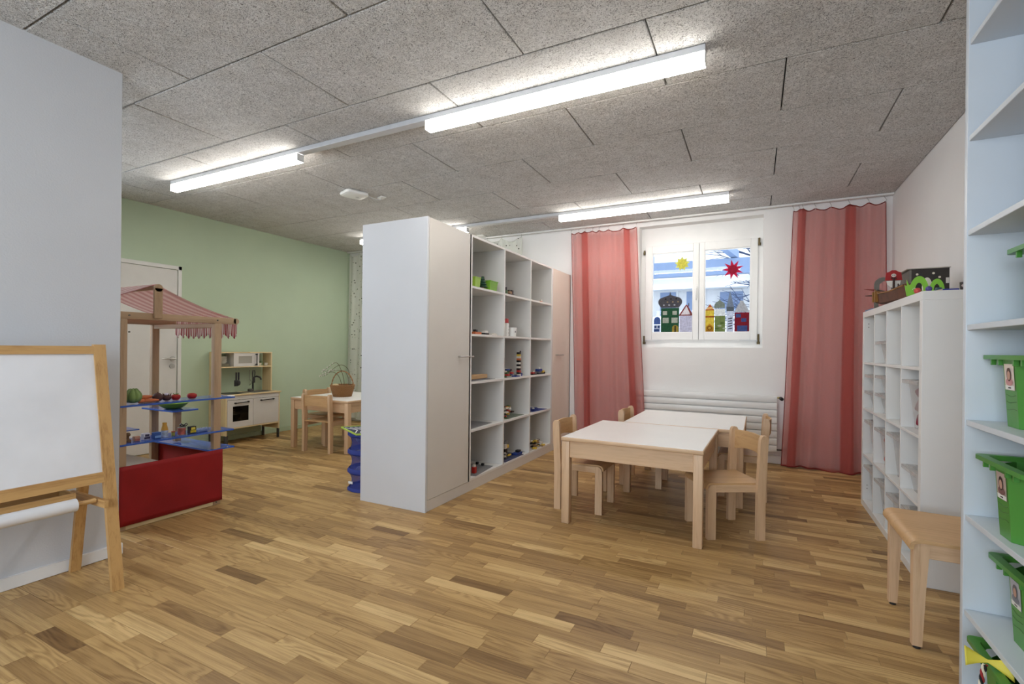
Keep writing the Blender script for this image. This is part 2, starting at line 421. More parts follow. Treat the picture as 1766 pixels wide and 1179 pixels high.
# ------------------------------------------------------------------ window in the recess
FY = YW + .12
def pt(p): return p
def window():
    w = MB()
    # fixed outer frame filling the recess
    x0, x1, z0, z1 = WX0, WX1, WZ0, WZ1
    sx0, sx1, sz0, sz1 = -1.172, .022, 1.291, 2.40
    for q in (((x0, FY + .012, z0), (sx0 + .01, FY + .07, z1)), ((sx1 - .01, FY + .012, z0), (x1, FY + .07, z1)),
              ((sx0 + .01, FY + .012, z0), (sx1 - .01, FY + .07, sz0 + .01)), ((sx0 + .01, FY + .012, sz1 - .01), (sx1 - .01, FY + .07, z1))): w.b2(*q)
    wi_ = w.build('window_1', M_whiteplastic); struct(wi_, 'white two-leaf window with paper decorations on the panes')
    xm = -.573
    panes = ((-1.094, -.636, sx0, xm - .002), (-.514, -.048, xm + .002, sx1))
    for i, (p0, p1, s0, s1) in enumerate(panes):
        q = MB(); pz0, pz1 = 1.376, 2.308
        for c in (((s0, FY - .012, sz0), (p0, FY + .045, sz1)), ((p1, FY - .012, sz0), (s1, FY + .045, sz1)),
                  ((p0, FY - .0115, sz0), (p1, FY + .045, pz0)), ((p0, FY - .0115, pz1), (p1, FY + .045, sz1))): q.b2(*c, bev=.003)
        for c in (((p0, FY - .004, pz0), (p0 + .008, FY + .03, pz1)), ((p1 - .008, FY - .004, pz0), (p1, FY + .03, pz1)),
                  ((p0 + .008, FY - .004, pz0), (p1 - .008, FY + .03, pz0 + .008)), ((p0 + .008, FY - .004, pz1 - .008), (p1 - .008, FY + .03, pz1))): q.b2(*c)
        sash = q.build('sash', M_whiteplastic, wi_)
        MB().b2((p0 - .005, FY + .018, pz0 - .005), (p1 + .005, FY + .024, pz1 + .005)).build('pane', M_glass, sash)
    hd = MB().b2((-.607, FY - .028, 1.82), (-.590, FY - .012, 1.90), .003).b2((-.606, FY - .042, 1.80), (-.591, FY - .028, 1.875), .004).cyl((-.5985, FY - .04, 1.865), (-.5985, FY - .012, 1.865), .008)
    hd.b2((-.607, FY - .046, 1.745), (-.590, FY - .034, 1.87), .004)
    hd.build('window_handle', M_whiteplastic, wi_)
    for x, z, h in ((sx0 - .012, 2.33, .05), (sx1 + .012, 2.355, .08), (sx0 - .01, 1.29, .10), (sx1 + .012, 1.30, .11)):
        MB().cyl((x, FY - .012, z - h / 2), (x, FY - .012, z + h / 2), .010, seg=10).b2((x - .016, FY - .006, z - h / 2), (x + .016, FY + .014, z - h / 2 + .03)).build('hinge', M_col('hinge_bronze', (96, 84, 58), .4, metal=.7), wi_)
    for a_, b_ in ((sx0, -.98), (-.15, sx1)):
        MB().b2((a_, FY - .016, sz0 - .006), (b_, FY - .008, sz0 + .001)).build('drip_strip', M_alu, wi_)
window()
def side_window(name, label, a0, a1, z0, z1, fn):
    # casement frame with a centre post; fn(a, depth, z) -> xyz
    f = MB()
    def bx(p, q, d0, d1): f.b2(fn(p[0], d0, p[1]), fn(q[0], d1, q[1]), .002)
    c = (a0 + a1) / 2
    for p, q in (((a0, z0), (a0 + .06, z1)), ((a1 - .06, z0), (a1, z1)), ((a0 + .06, z0), (a1 - .06, z0 + .06)), ((a0 + .06, z1 - .06), (a1 - .06, z1)), ((c - .04, z0 + .06), (c + .04, z1 - .06))): bx(p, q, .0, .03)
    o = f.build(name, M_whiteplastic); struct(o, label)
    for p, q in ((a0 + .06, c - .04), (c + .04, a1 - .06)): MB().b2(fn(p, .012, z0 + .06), fn(q, .018, z1 - .06)).build('pane', M_glass, o)
side_window('window_2', 'white casement window in the green wall beyond the partition', .2, 1.8, 1.05, 2.45, lambda a, d, z: (XG - .005 - d, a, z))
side_window('window_3', 'white casement window in the wall behind the viewer', -2.55, .35, .78, 2.34, lambda a, d, z: (a, YB - .005 - d, z))
# ------------------------------------------------------------------ door on the green wall
def door():
    y0, y1, zt = 2.245, 3.149, 2.012
    f = MB().b2((XG, y0 - .045, 0), (XG + .022, y0, zt + .045), .003).b2((XG, y1 + .004, 0), (XG + .022, y1 + .042, zt + .045), .003).b2((XG, y0 - .045, zt + .004), (XG + .022, y1 + .042, zt + .046), .003)
    d = f.build('door_1', paint('door_frame_white', (.72, .72, .69), .5, .02)); struct(d, 'white interior door with steel lever handle in the green wall')
    MB().b2((XG, y0 + .003, .006), (XG + .014, y1 - .003, zt), .002).build('door_leaf', paint('door_leaf', (.66, .65, .62), .5, .02), d)
    MB().cyl((XG + .014, 3.10, 1.021), (XG + .024, 3.10, 1.021), .027).cyl((XG + .024, 3.10, 1.021), (XG + .062, 3.10, 1.021), .009).tube([(XG + .062, 3.11, 1.021), (XG + .064, 3.05, 1.021), (XG + .064, 2.985, 1.021), (XG + .058, 2.975, 1.021)], .0085).build('door_handle', M_metal, d)
    MB().cyl((XG + .014, 3.097, .937), (XG + .024, 3.097, .937), .027).b2((XG + .02, 3.091, .922), (XG + .026, 3.103, .952), .003).build('lock_plate', M_metal, d)
door()
# ------------------------------------------------------------------ luminaires
def lamp_line(label_ch, y0, lamps, groupname, descs):
    xs = [v for l in lamps for v in l]
    ch = MB().b2((min(xs), y0, H - .034), (max(xs), y0 + .062, H - .001), .002).build('light_channel', M_alu)
    tag(ch, label_ch, 'light track', 'ceiling light tracks')
    for (x0, x1), d in zip(lamps, descs):
        t = thing('linear_ceiling_light', d, 'ceiling light', ((x0 + x1) / 2, y0 + .031, H - .035), 0, groupname)
        L = x1 - x0
        MB().box((0, 0, -.0555), (L - .006, .058, .003), .001).build('bottom_lens', M_diff, t)
        for s in (-1, 1): MB().box((0, s * .029, -.027), (L - .006, .003, .054), .001).build('side_lens', M_side, t)
        for s in (-1, 1): MB().box((s * (L / 2 - .0015), 0, -.0285), (.003, .061, .057)).build('end_cap', M_whiteplastic, t)
lamp_line('grey aluminium track holding the two nearer ceiling lights', 2.533, [(-1.925, -.23), (-4.80, -3.12)], 'linear ceiling lights',
          ['long bright linear ceiling light nearest the viewer, above the open floor', 'linear ceiling light at the left, in front of the green wall'])
lamp_line('grey aluminium track of the far ceiling lights near the window wall', 4.972, [(-1.945, -.23), (-4.86, -3.14)], 'linear ceiling lights',
          ['linear ceiling light above the tables near the red curtains', 'far linear ceiling light mostly hidden behind the tall white cupboard'])
def ceiling_device():
    t = thing('wireless_router', 'white rounded wireless device on the ceiling with a short cable', 'router', (-3.50, 3.50, H - .001), -.35)
    prof = []
    def rr(w, d, r, z, n=6):
        pts = []
        for cx, cy, a0 in ((w - r, d - r, 0), (-w + r, d - r, pi / 2), (-w + r, -d + r, pi), (w - r, -d + r, 1.5 * pi)):
            for k in range(n + 1): a_ = a0 + k / n * pi / 2; pts.append((cx + r * math.cos(a_), cy + r * math.sin(a_), z))
        return pts
    MB().loft([rr(.085, .10, .03, 0), rr(.095, .11, .035, -.006), rr(.10, .115, .04, -.02), rr(.097, .112, .04, -.032), rr(.082, .097, .04, -.040)]).build('housing', M_whiteplastic, t)
    MB().cyl((0, .03, -.0395), (0, .03, -.0415), .018).build('emblem', paint('grey_print', (.62, .62, .6), .5), t)
    MB().tube([(.03, .11, -.012), (.05, .17, -.03), (.055, .22, -.035), (.06, .25, -.03), (.06, .255, -.008)], .004, 6).build('cable', M_alu, t)
    MB().b2((.02, .23, -.012), (.10, .29, 0), .003).build('cable_outlet', M_whiteplastic, t)
ceiling_device()
tag(MB().box((-3.30, 5.58, H - .004), (.14, .12, .01), .002).build('ceiling_plate', M_whiteplastic), 'small white square cover plate on the ceiling above the shelves', 'cover plate')
# ------------------------------------------------------------------ tall cupboard wall
def cupboards():
    x0, x1 = -2.68, -2.07; ht = 2.10
    def cupboard(y0, y1, label, handle_y, mats):
        t = thing('tall_cupboard', label, 'cupboard', (x1, y0, 0)); w = y1 - y0; d = x1 - x0
        for q, nm in ((.0, 'side_panel'), (w - .02, 'side_panel')):
            MB().b2((-d, q, 0 if q == 0 and y0 < 3 else .081), (0, q + .02, ht), .0015).build(nm, mats[0], t)
        MB().b2((-d, .02, ht - .02), (-.02, w - .02, ht - .001), .001).build('top_panel', mats[0], t)
        MB().b2((-d, .02, .081), (-.03, w - .02, .10)).build('bottom_panel', mats[0], t)
        MB().b2((-d, .02, .10), (-d + .01, w - .02, ht - .02)).build('back_panel', mats[0], t)
        dr = MB().b2((-.019, .023, .0835), (0, w - .0012, ht - .003), .001).build('door', mats[1], t)
        hy = handle_y - y0
        h = MB().cyl((.032, hy - .1, 1.103), (.032, hy + .1, 1.103), .006, seg=10)
        for s in (-.07, .07): h.cyl((0, hy + s, 1.103), (.032, hy + s, 1.103), .005, seg=8)
        h.build('handle', M_metal, dr)
        return t
    cupboard(2.77, 3.3592, 'tall white cupboard with closed door facing the open floor, nearest the viewer', 3.255, (M_white_lam, M_cream_lam))
    cupboard(5.122, 5.73, 'tall cupboard with closed door next to the red curtain', 5.315, (M_white_lam, paint('laminate_beige', (.72, .64, .56), .4, .015)))
    t = thing('open_shelf_unit', 'tall white open shelf unit with fifteen compartments between two cupboards', 'shelf', (x1, 3.36, 0))
    ys = [0, .5835, 1.167, 1.741]; d = x1 - x0
    for i, y in enumerate(ys): MB().b2((-d, y, .081), (0, y + .019, ht), .001).build('upright', M_shelf_white, t)
    for i in range(3):
        a, b = ys[i] + .019, ys[i + 1]
        for z in (.10, .497, .893, 1.288, 1.683, ht):
            MB().b2((-d + .012, a, z - .019), (-.002, b, z), .001).build('shelf_board', M_shelf_white, t)
        MB().b2((-d, a, .1), (-d + .01, b, ht - .01)).build('back_panel', M_shelf_white, t)
    pl = MB().b2((x0 + .03, 2.792, 0), (x1 - .004, 5.73, .0805), .001).build('cupboard_plinth', M_cream_lam)
    tag(pl, 'long off-white plinth under the cupboard and shelf row', 'plinth')
cupboards()
# ------------------------------------------------------------------ cube shelf on the right
def cube_shelf():
    X0, Y0, Wd, D, Ht = .747, 3.075, 1.485, .39, 1.478
    t = thing('cube_shelf', 'white square cube shelf of sixteen compartments against the right wall', 'shelf', (X0, Y0, 0))
    o = .045
    MB().b2((0, 0, 0), (D, o, Ht - o), .0015).build('side_panel', M_shelf_white, t)
    s2 = MB().b2((0, Wd - o, 0), (D, Wd, Ht - o), .0015).build('side_panel', M_shelf_white, t)
    MB().b2((0, 0, Ht - o), (D, Wd, Ht), .0015).build('top_panel', M_shelf_white, t)
    MB().b2((0, o, 0), (D, Wd - o, o), .0015).build('bottom_panel', M_shelf_white, t)
    for z0 in (.39, .74, 1.086): 
        MB().b2((.002, o, z0 - .008), (D, Wd - o, z0 + .008), .001).build('shelf_board', M_shelf_white, t)
    cw = (Wd - 2 * o) / 4
    for i in (1, 2, 3):
        y = o + cw * i; zs = [o, .382, .398, .732, .748, 1.078, 1.094, Ht - o]
        for k in range(4): MB().b2((.002, y - .008, zs[2 * k]), (D, y + .008, zs[2 * k + 1]), .001).build('divider', M_shelf_white, t)
    pts = MB()
    for z in (1.385, 1.36, .155, .13): pts.cyl((.03, Wd - o + .001, z), (.03, Wd - o - .002, z), .0035, seg=8)
    pts.build('shelf_pin_holes', M_darkmetal, s2)
    # storage boxes inside; cell(i from far, row from top)
    floors = [1.094, .748, .398, .045]
    def cell(i, r): return X0, Y0 + Wd - o - cw * (i + .5), floors[r]
    def tub(i, r, h, label, dz=0, fill=None, dx=.0):
        x, y, z = cell(i, r)
        b = thing('clear_box', label, 'box', (x + .026 + dx, y + .016, z + dz + .001), 0, 'clear plastic boxes in the cube shelf')
        w0, w1 = .108, .126
        body = MB(); L = .30
        def ring(w, a, z): return [(a, -w, z), (L - a, -w, z), (L - a, w, z), (a, w, z)]
        body.loft([ring(w0, .03, 0), ring(w1, .005, h)], caps=False, smooth=False)
        body.bm.faces.new([body.bm.verts[0] for _ in ()]) if False else None
        body.b2((.03, -w0, 0), (L - .03, w0, .003))
        body.build('body', M_clear, b)
        rim = MB(); a = w1 + .014
        for q in (((-.022, -a, h - .004), (.006, a, h)), ((L - .006, -a, h - .004), (L + .012, a, h)), ((0, -a, h - .004), (L, -w1 + .004, h)), ((0, w1 - .004, h - .004), (L, a, h))): rim.b2(*q, bev=.001)
        rim.b2((-.022, -a, h - .02), (-.019, a, h - .002))
        rim.build('rim', M_clear, b)
        if fill:
            rn = random.Random(i * 7 + r)
            for k in range(7):
                c = fill[k % len(fill)]
                tag(MB().box((0, 0, 0), (.085, .085, .07), .014, Rz(rn.random()) @ Rx(rn.random()), 2).build('fabric_piece' , M_col('fabric_%d_%d_%d' % c, c, .9), b, (.075 + .02 * (k % 3), .052 - .025 * (k % 3), .05 + (h - .10) * (k / 7))))
        return b
    P = 'clear plastic box '
    tub(1, 0, .15, P + 'alone in the top row of the cube shelf')
    tub(0, 1, .13, P + 'at the bottom left of the second row, by the curtain'); tub(0, 1, .12, P + 'stacked on another at the far end of the second row', .133)
    tub(1, 1, .14, P + 'with teal bits, lower of two in the second column', fill=[(60, 90, 100), (120, 140, 140)]); tub(1, 1, .12, P + 'upper of two in the second column of the second row', .143, [(50, 80, 95)])
    tub(3, 1, .27, P + 'tall with dark red cloth, second row nearest the viewer', fill=[(120, 30, 50), (150, 120, 120)])
    tub(0, 2, .26, P + 'tall with red contents at the far end of the third row', fill=[(170, 50, 50), (190, 90, 80), (180, 70, 60)])
    tub(1, 2, .25, P + 'tall with red and green contents in the third row', fill=[(170, 60, 60), (140, 150, 120), (190, 110, 100)])
    tub(2, 2, .27, P + 'tall and empty in the third row')
    tub(3, 2, .14, P + 'low and empty in the third row beside the end panel')
    tub(0, 3, .27, P + 'with brown contents at the far end of the bottom row', fill=[(150, 120, 90), (120, 95, 70)])
    tub(1, 3, .25, P + 'in the bottom row, second from the curtain', fill=[(70, 65, 60)])
    tub(2, 3, .24, P + 'in the bottom row behind the beech chair', fill=[(150, 150, 150)])
    tub(3, 3, .26, P + 'with dark dotted cloth in the bottom row under the chair seat', fill=[(40, 36, 48), (60, 55, 70)])
    x, y, z = cell(2, 1)
    n = MB()
    for k in range(9): n.b2((.10, -.06, .002 + k * .02), (.32, .06, .016 + k * .02), .003)
    tag(n.build('paper_stack', M_col('paper_white', (225, 222, 212), .8), None, (x, y, z + .0)), 'stack of white paper pads in the second row of the cube shelf', 'paper stack')
cube_shelf()
# ------------------------------------------------------------------ tall shelf in the right foreground with green bins
def bin_shelf():
    X0, Yf, Yn, D = .648, 2.212, 1.22, .50
    t = thing('bin_shelf', 'tall white shelf in the right foreground holding green bins', 'shelf', (X0, Yn, 0))
    L = Yf - Yn
    for y in (0, L - .027): MB().b2((0, y, 0), (D, y + .027, 2.52), .003, 2).build('side_panel', M_blue_lam, t)
    MB().b2((D - .008, .027, 0), (D, L - .027, 2.52)).build('back_panel', M_blue_lam, t)
    for z in (.02, .29, .615, .94, 1.266, 1.591, 1.915, 2.246, 2.51):
        MB().b2((.004, .027, z - .019), (D - .008, L - .027, z), .0015).build('shelf_board', M_blue_lam, t)
        for y in (.05, L - .05): pass
    return X0
bin_shelf()
M_bin = paint('green_bin_plastic', srgb(74, 138, 56), .35, .05)
M_binlab = paint('clear_label_pocket', srgb(120, 150, 92), .25, .05)
def green_bin(x, y, z, label, portrait, tilt=0, ry=0):
    t = thing('green_bin', label, 'bin', (x, y, z), tilt, 'green plastic bins in the tall shelf')
    if ry: t.rotation_euler = (0, ry, tilt)
    h = .222; D = .40
    def ring(f, wd, d0, d1, c, zz): # octagon: front half width f, max half width wd
        return [(d0, -f, zz), (d0 + c, -wd, zz), (d1 - c, -wd, zz), (d1, -f, zz), (d1, f, zz), (d1 - c, wd, zz), (d0 + c, wd, zz), (d0, f, zz)]
    b = MB()
    b.loft([ring(.036, .092, .012, D - .03, .055, 0), ring(.041, .128, 0, D - .01, .075, h - .012)], caps=False, smooth=False)
    b.loft([ring(.032, .088, .016, D - .034, .055, .004), ring(.037, .124, .004, D - .014, .075, h - .012)], caps=False, smooth=False)
    b.loft([ring(.036, .092, .012, D - .03, .055, 0), ring(.036, .092, .012, D - .03, .055, .003)], caps=True, smooth=False)
    b.build('body', M_bin, t)
    r = MB(); W = .165
    def rc(w, d0, d1, r_, zz, n=4):
        pts = []
        for cx, cy, a0 in ((d1 - r_, w - r_, 0), (d0 + r_, w - r_, pi / 2), (d0 + r_, -w + r_, pi), (d1 - r_, -w + r_, 1.5 * pi)):
            for k in range(n + 1): a_ = a0 + k / n * pi / 2; pts.append((cx + r_ * math.cos(a_), cy + r_ * math.sin(a_), zz))
        return pts
    o1, i1 = rc(W, -.012, D, .02, h - .014), rc(W, -.012, D, .02, h); i2, i3 = rc(W - .02, .012, D - .03, .03, h), rc(W - .035, .02, D - .04, .03, h - .014)
    r.loft([o1, i1, i2, i3, o1], caps=False, smooth=False)
    for yy in (-.10, -.05, .05, .10): r.b2((-.008, yy - .004, h - .032), (.004, yy + .004, h - .012))
    r.build('rim', M_bin, t)
    if portrait:
        lab = MB(); pz0, pz1 = .115, .195
        def fx(z): return .0125 - .0125 * z / (h - .012) - .0015
        lab.loft([[(fx(z) - dd, -.031, z), (fx(z) - dd, .031, z)] for z, dd in ((pz0, 0), (pz1, 0))], caps=False, closed=False)
        p = lab.build('portrait_card', M_col('card_%s' % portrait[0], portrait[1], .5), t)
        q = MB(); q.loft([[(fx(z) - .0008, -.029, z), (fx(z) - .0008, .029, z)] for z in (pz0 + .001, pz0 + .014)], caps=False, closed=False); q.build('name_strip', M_col('name_strip', (228, 228, 224), .5), p)
        q = MB(); q.loft([[(fx(z) - .0012, -.009, z), (fx(z) - .0012, .009, z)] for z in (pz0 + .005, pz0 + .009)], caps=False, closed=False); q.build('name_print', M_black, p)
        # blurred snapshot: a head-and-shoulders shape, no features
        def oval(cz, ry, rz, d, n=14): return [(fx(cz + rz * math.sin(2 * pi * k / n)) - d, ry * math.cos(2 * pi * k / n), cz + rz * math.sin(2 * pi * k / n)) for k in range(n)]
        for cz, ry, rz, d, c, nm in ((.140, .023, .012, .0010, portrait[3], 'print_shoulders'), (.163, .0145, .021, .0013, portrait[2], 'print_hair'), (.160, .010, .014, .0017, (190, 150, 130), 'print_face')):
            q = MB(); f = q.bm.faces.new([q.bm.verts.new(v) for v in oval(cz, ry, rz, d)]); q.build(nm, M_col('print_%d_%d_%d' % c, c, .5), p)
    # fold lines of the label pocket
    q = MB()
    for zz in (.055, .078, .098): q.tube([(.0125 - .0125 * zz / .21 - .001, yy, zz + .003 * math.sin(yy * 90 + zz * 50)) for yy in (-.03, -.015, 0, .015, .03)], .0007, 4)
    q.build('pocket_creases', paint('green_crease', srgb(50, 92, 38), .5), t)
    return t
green_bin(.708, 1.876, 1.267, 'green bin on the highest filled shelf, only its rim corner showing', None)
green_bin(.700, 2.016, .941, 'green bin with a snapshot of a child in pink, upper middle shelf', ('a', (216, 200, 190), (86, 56, 44), (196, 140, 140)))
b2_ = green_bin(.664, 1.955, .616, 'green bin with a blue-grey cloth inside, label of a dark-haired child', ('b', (176, 156, 146), (52, 38, 34), (120, 84, 80)))
green_bin(.705, 1.975, .291, 'green bin with a grey label on the second lowest shelf', ('c', (170, 172, 178), (96, 96, 100), (120, 122, 130)))
green_bin(.640, 1.93, .021, 'green bin on the lowest shelf under a yellow ribbon and braided cord', None)
# cloths and ribbon
def blob_cloth(name, label, loc, sc, mat, rot=None):
    b = MB().ball((0, 0, 0), 1, sc, 18, 12, rot)
    rn = random.Random(len(label))
    for v in b.bm.verts: v.co *= 1 + .06 * math.sin(v.co.x * 60) * math.cos(v.co.y * 50 + v.co.z * 40)
    return tag(b.build(name, mat, None, loc), label, 'cloth')
M_clothblue = M_col('cloth_bluegrey', (150, 160, 190), .9)
blob_cloth('folded_cloth', 'blue-grey cloth standing up out of the dark-haired child\'s green bin', (.80, 1.95, .79), (.012, .070, .105), M_clothblue, Rz(.5) @ Rx(.35))
blob_cloth('folded_cloth', 'lilac-grey cloth bulging from the lowest green bin', (.78, 1.93, .180), (.07, .07, .084), M_col('cloth_lilac', (142, 142, 172), .9))
rb = MB()
def bow(a, b): # twisted flat ribbon, narrow at the knot
    u = a * 2 - 1; wd = .005 + .026 * abs(u) ** 1.1
    return (u * .052, -.012 * u * u + (b - .5) * wd * .7, -u * .006 + (b - .5) * wd * 1.6)
rb.grid(bow, 20, 4)
yr = thing('yellow_ribbon', 'yellow paper ribbon twisted into a bow on the lowest green bin', 'ribbon', (.622, 1.902, .262), -.12)
o = rb.build('bow', M_col('ribbon_yellow', (222, 204, 70), .6), yr); o.modifiers.new('thick', 'SOLIDIFY').thickness = .0012
br = thing('braided_cord', 'braided red, white and black cord hanging below the yellow ribbon', 'cord', (.614, 1.893, .254), 0)
for k, c in enumerate(((150, 40, 40), (225, 215, 190), (30, 26, 26))):
    MB().tube([(-.016 * (i / 30) ** .6 + .004 * math.cos(i * .7 + k * 2.1), .004 * math.sin(i * .7 + k * 2.1), -.0055 * i) for i in range(34)], .0032, 6).build('strand', M_col('cord_%d' % k, c, .8), br)
# ------------------------------------------------------------------ children's tables and chairs
def make_table(label, loc, rz):
    t = thing('childrens_table', label, 'table', loc, rz, "square children's tables"); Hh = .58; W = .90
    tp = MB().box((W / 2, W / 2, Hh - .0135), (W, W, .025), .006, None, 2).build('tabletop_edge', M_beech[0], t)
    MB().box((W / 2, W / 2, Hh - .001), (W - .014, W - .014, .003), .001).build('laminate_top', M_tabletop, tp)
    l = .055
    for x in (.004, W - l - .004):
        for y in (.004, W - l - .004): MB().b2((x, y, 0), (x + l, y + l, Hh - .026), .006, 2).build('leg', M_beech[2], t)
    for y in (.016, W - .036): MB().b2((l + .004, y, Hh - .135), (W - l - .004, y + .02, Hh - .026), .001).build('apron', M_beech[0], t)
    for x in (.016, W - .036): MB().b2((x, l + .004, Hh - .135), (x + .02, W - l - .004, Hh - .026), .001).build('apron', M_beech[1], t)
    return t
make_table('white-topped square beech table nearest the viewer, joined to another', (-1.160, 3.050, 0), -.028)
make_table('white-topped square beech table behind the front one, by the radiator', (-.962, 3.953, 0), -.006)
make_table('white-topped square beech table with a wicker basket by the green wall', (-4.835, 3.862, 0), .012)
def make_chair():
    t = thing('childrens_chair', '', 'chair', (0, 0, 0), 0, "small beech chairs"); sh = .35
    for s in (-1, 1):
        # back post: rounded top, slightly raked above the seat
        def prof(z): return -.151 - max(0, (z - .30)) * .05
        rings = []
        for z, k in [(0, 1), (.30, 1), (.60, 1), (.622, .93), (.636, .75), (.645, .42)]:
            cx = prof(z); hx = .025 * k; y0, y1 = s * .167, s * .197
            rings.append([(cx - hx, y0, z), (cx + hx, y0, z), (cx + hx, y1, z), (cx - hx, y1, z)])
        MB().loft(rings, True, False).build('back_post', M_beech[2], t)
        rings = []
        for z, k, o_ in [(0, 0, 0), (.29, 0, 0), (.316, -.004, 0), (.331, -.014, 0), (.338, -.028, 0)]:
            y0, y1 = s * .142, s * .178
            rings.append([(.127, y0, z), (.177 + k, y0, z), (.177 + k, y1, z), (.127, y1, z)])
        MB().loft(rings, True, False).build('front_leg', M_beech[2], t)
        MB().b2((-.135, s * .144, sh - .058), (.128, s * .176, sh - .013), .002).build('side_rail', M_beech[0], t)
    # plywood seat bent down over the front
    prof = [(-.172, .349), (-.06, .347), (.10, .347), (.150, .348), (.168, .343), (.179, .332), (.184, .316), (.184, .306)]
    def seat(off):
        return [(x + off * nx, z + off * nz) for (x, z), (nx, nz) in zip(prof, [(0, -1), (0, -1), (0, -1), (-.15, -1), (-.5, -.85), (-.85, -.5), (-1, -.1), (-1, 0)])]
    m = MB(); poly = prof + seat(.011)[::-1]
    m.prism([(x, z) for x, z in poly], lambda a, b, h: (a, h, b), -.166, .166).build('seat', M_ply[0], t)
    # curved backrest between the posts, lower edge arched
    m = MB(); n = 16
    rings = []
    for i in range(n + 1):
        u = i / n * 2 - 1; y = u * .170; bx = -.163 - .030 * (1 - u * u); zl = .497 + .022 * (1 - u * u); zt = .632 - .004 * (u * u)
        rings.append([(bx - .012, y, zl), (bx, y, zl), (bx - .004, y, zt), (bx - .014, y, zt)])
    m.loft(rings).build('backrest', M_ply[1], t)
    return t
chair0 = make_chair()
chairs = [('beech chair at the left side of the front table, half under it', (-1.130, 3.500, 0), 0),
          ('beech chair at the left of the rear table, its backrest against the red curtain', (-.867, 4.365, 0), 0),
          ('beech chair turned at an angle at the right front of the tables', (-.180, 3.448, 0), pi + .51),
          ('beech chair at the right side of the rear table in front of the radiator', (-.080, 4.405, 0), pi),
          ('beech chair seen from behind at the table with the basket', (-4.345, 3.965, 0), pi / 2 + .10),
          ('beech chair behind the one seen from the back, left of the basket', (-4.765, 4.33, 0), -.02)]
for i, (lab, loc, rz) in enumerate(chairs):
    c = chair0 if i == 0 else copy_tree(chair0)
    c.location = loc; c.rotation_euler = (0, 0, rz); c['label'] = lab
# larger chair between the two shelves on the right
def big_chair():
    t = thing('beech_chair', 'larger beech chair with rounded seat front between the two white shelves', 'chair', (.555, 2.40, 0)); W = .44; D = .40; sh = .437
    for y in (.015, W - .055):
        rings = []
        for z, wx, wy in ((.012, .032, .032), (.25, .042, .036), (sh - .03, .052, .040), (sh - .013, .052, .040)):
            cy = y + .02; rings.append([(.012, cy - wy / 2, z), (.012 + wx, cy - wy / 2, z), (.012 + wx, cy + wy / 2, z), (.012, cy + wy / 2, z)])
        lg = MB().loft(rings, True, False).build('front_leg', M_beech[2], t)
        MB().cyl((.03, y + .02, 0), (.03, y + .02, .013), .013, seg=12).build('glide', M_black, lg)
        MB().loft([[(x - .02, y + .002, z), (x + .02, y + .002, z), (x + .02, y + .038, z), (x - .02, y + .038, z)] for x, z in ((.395, 0), (.385, .42), (.42, .80))], True, False).build('back_post', M_beech[2], t)
        MB().b2((.06, y + .004, sh - .075), (.37, y + .034, sh - .014), .002).build('side_rail', M_beech[0], t)
    MB().b2((.02, .06, sh - .06), (.04, W - .06, sh - .014), .002).build('front_rail', M_beech[1], t)
    prof = [(.40, sh + .002), (.25, sh - .004), (.08, sh), (.03, sh + .001), (.012, sh - .004), (.001, sh - .014), (-.004, sh - .028), (-.003, sh - .040)]
    ins = [(.40, sh - .011), (.25, sh - .017), (.08, sh - .013), (.034, sh - .012), (.02, sh - .016), (.013, sh - .022), (.010, sh - .031), (.010, sh - .040)]
    MB().prism(prof + ins[::-1], lambda a, b, h: (a, h, b), -.002, W + .002).build('seat', M_ply[0], t)
    m = MB(); rings = []
    for i in range(13):
        u = i / 12 * 2 - 1; y = W / 2 + u * (W / 2 - .02); bx = .40 + .02 * (1 - u * u)
        rings.append([(bx - .01, y, .62), (bx, y, .62), (bx + .014, y, .78), (bx + .004, y, .78)])
    m.loft(rings).build('backrest', M_ply[1], t)
big_chair()
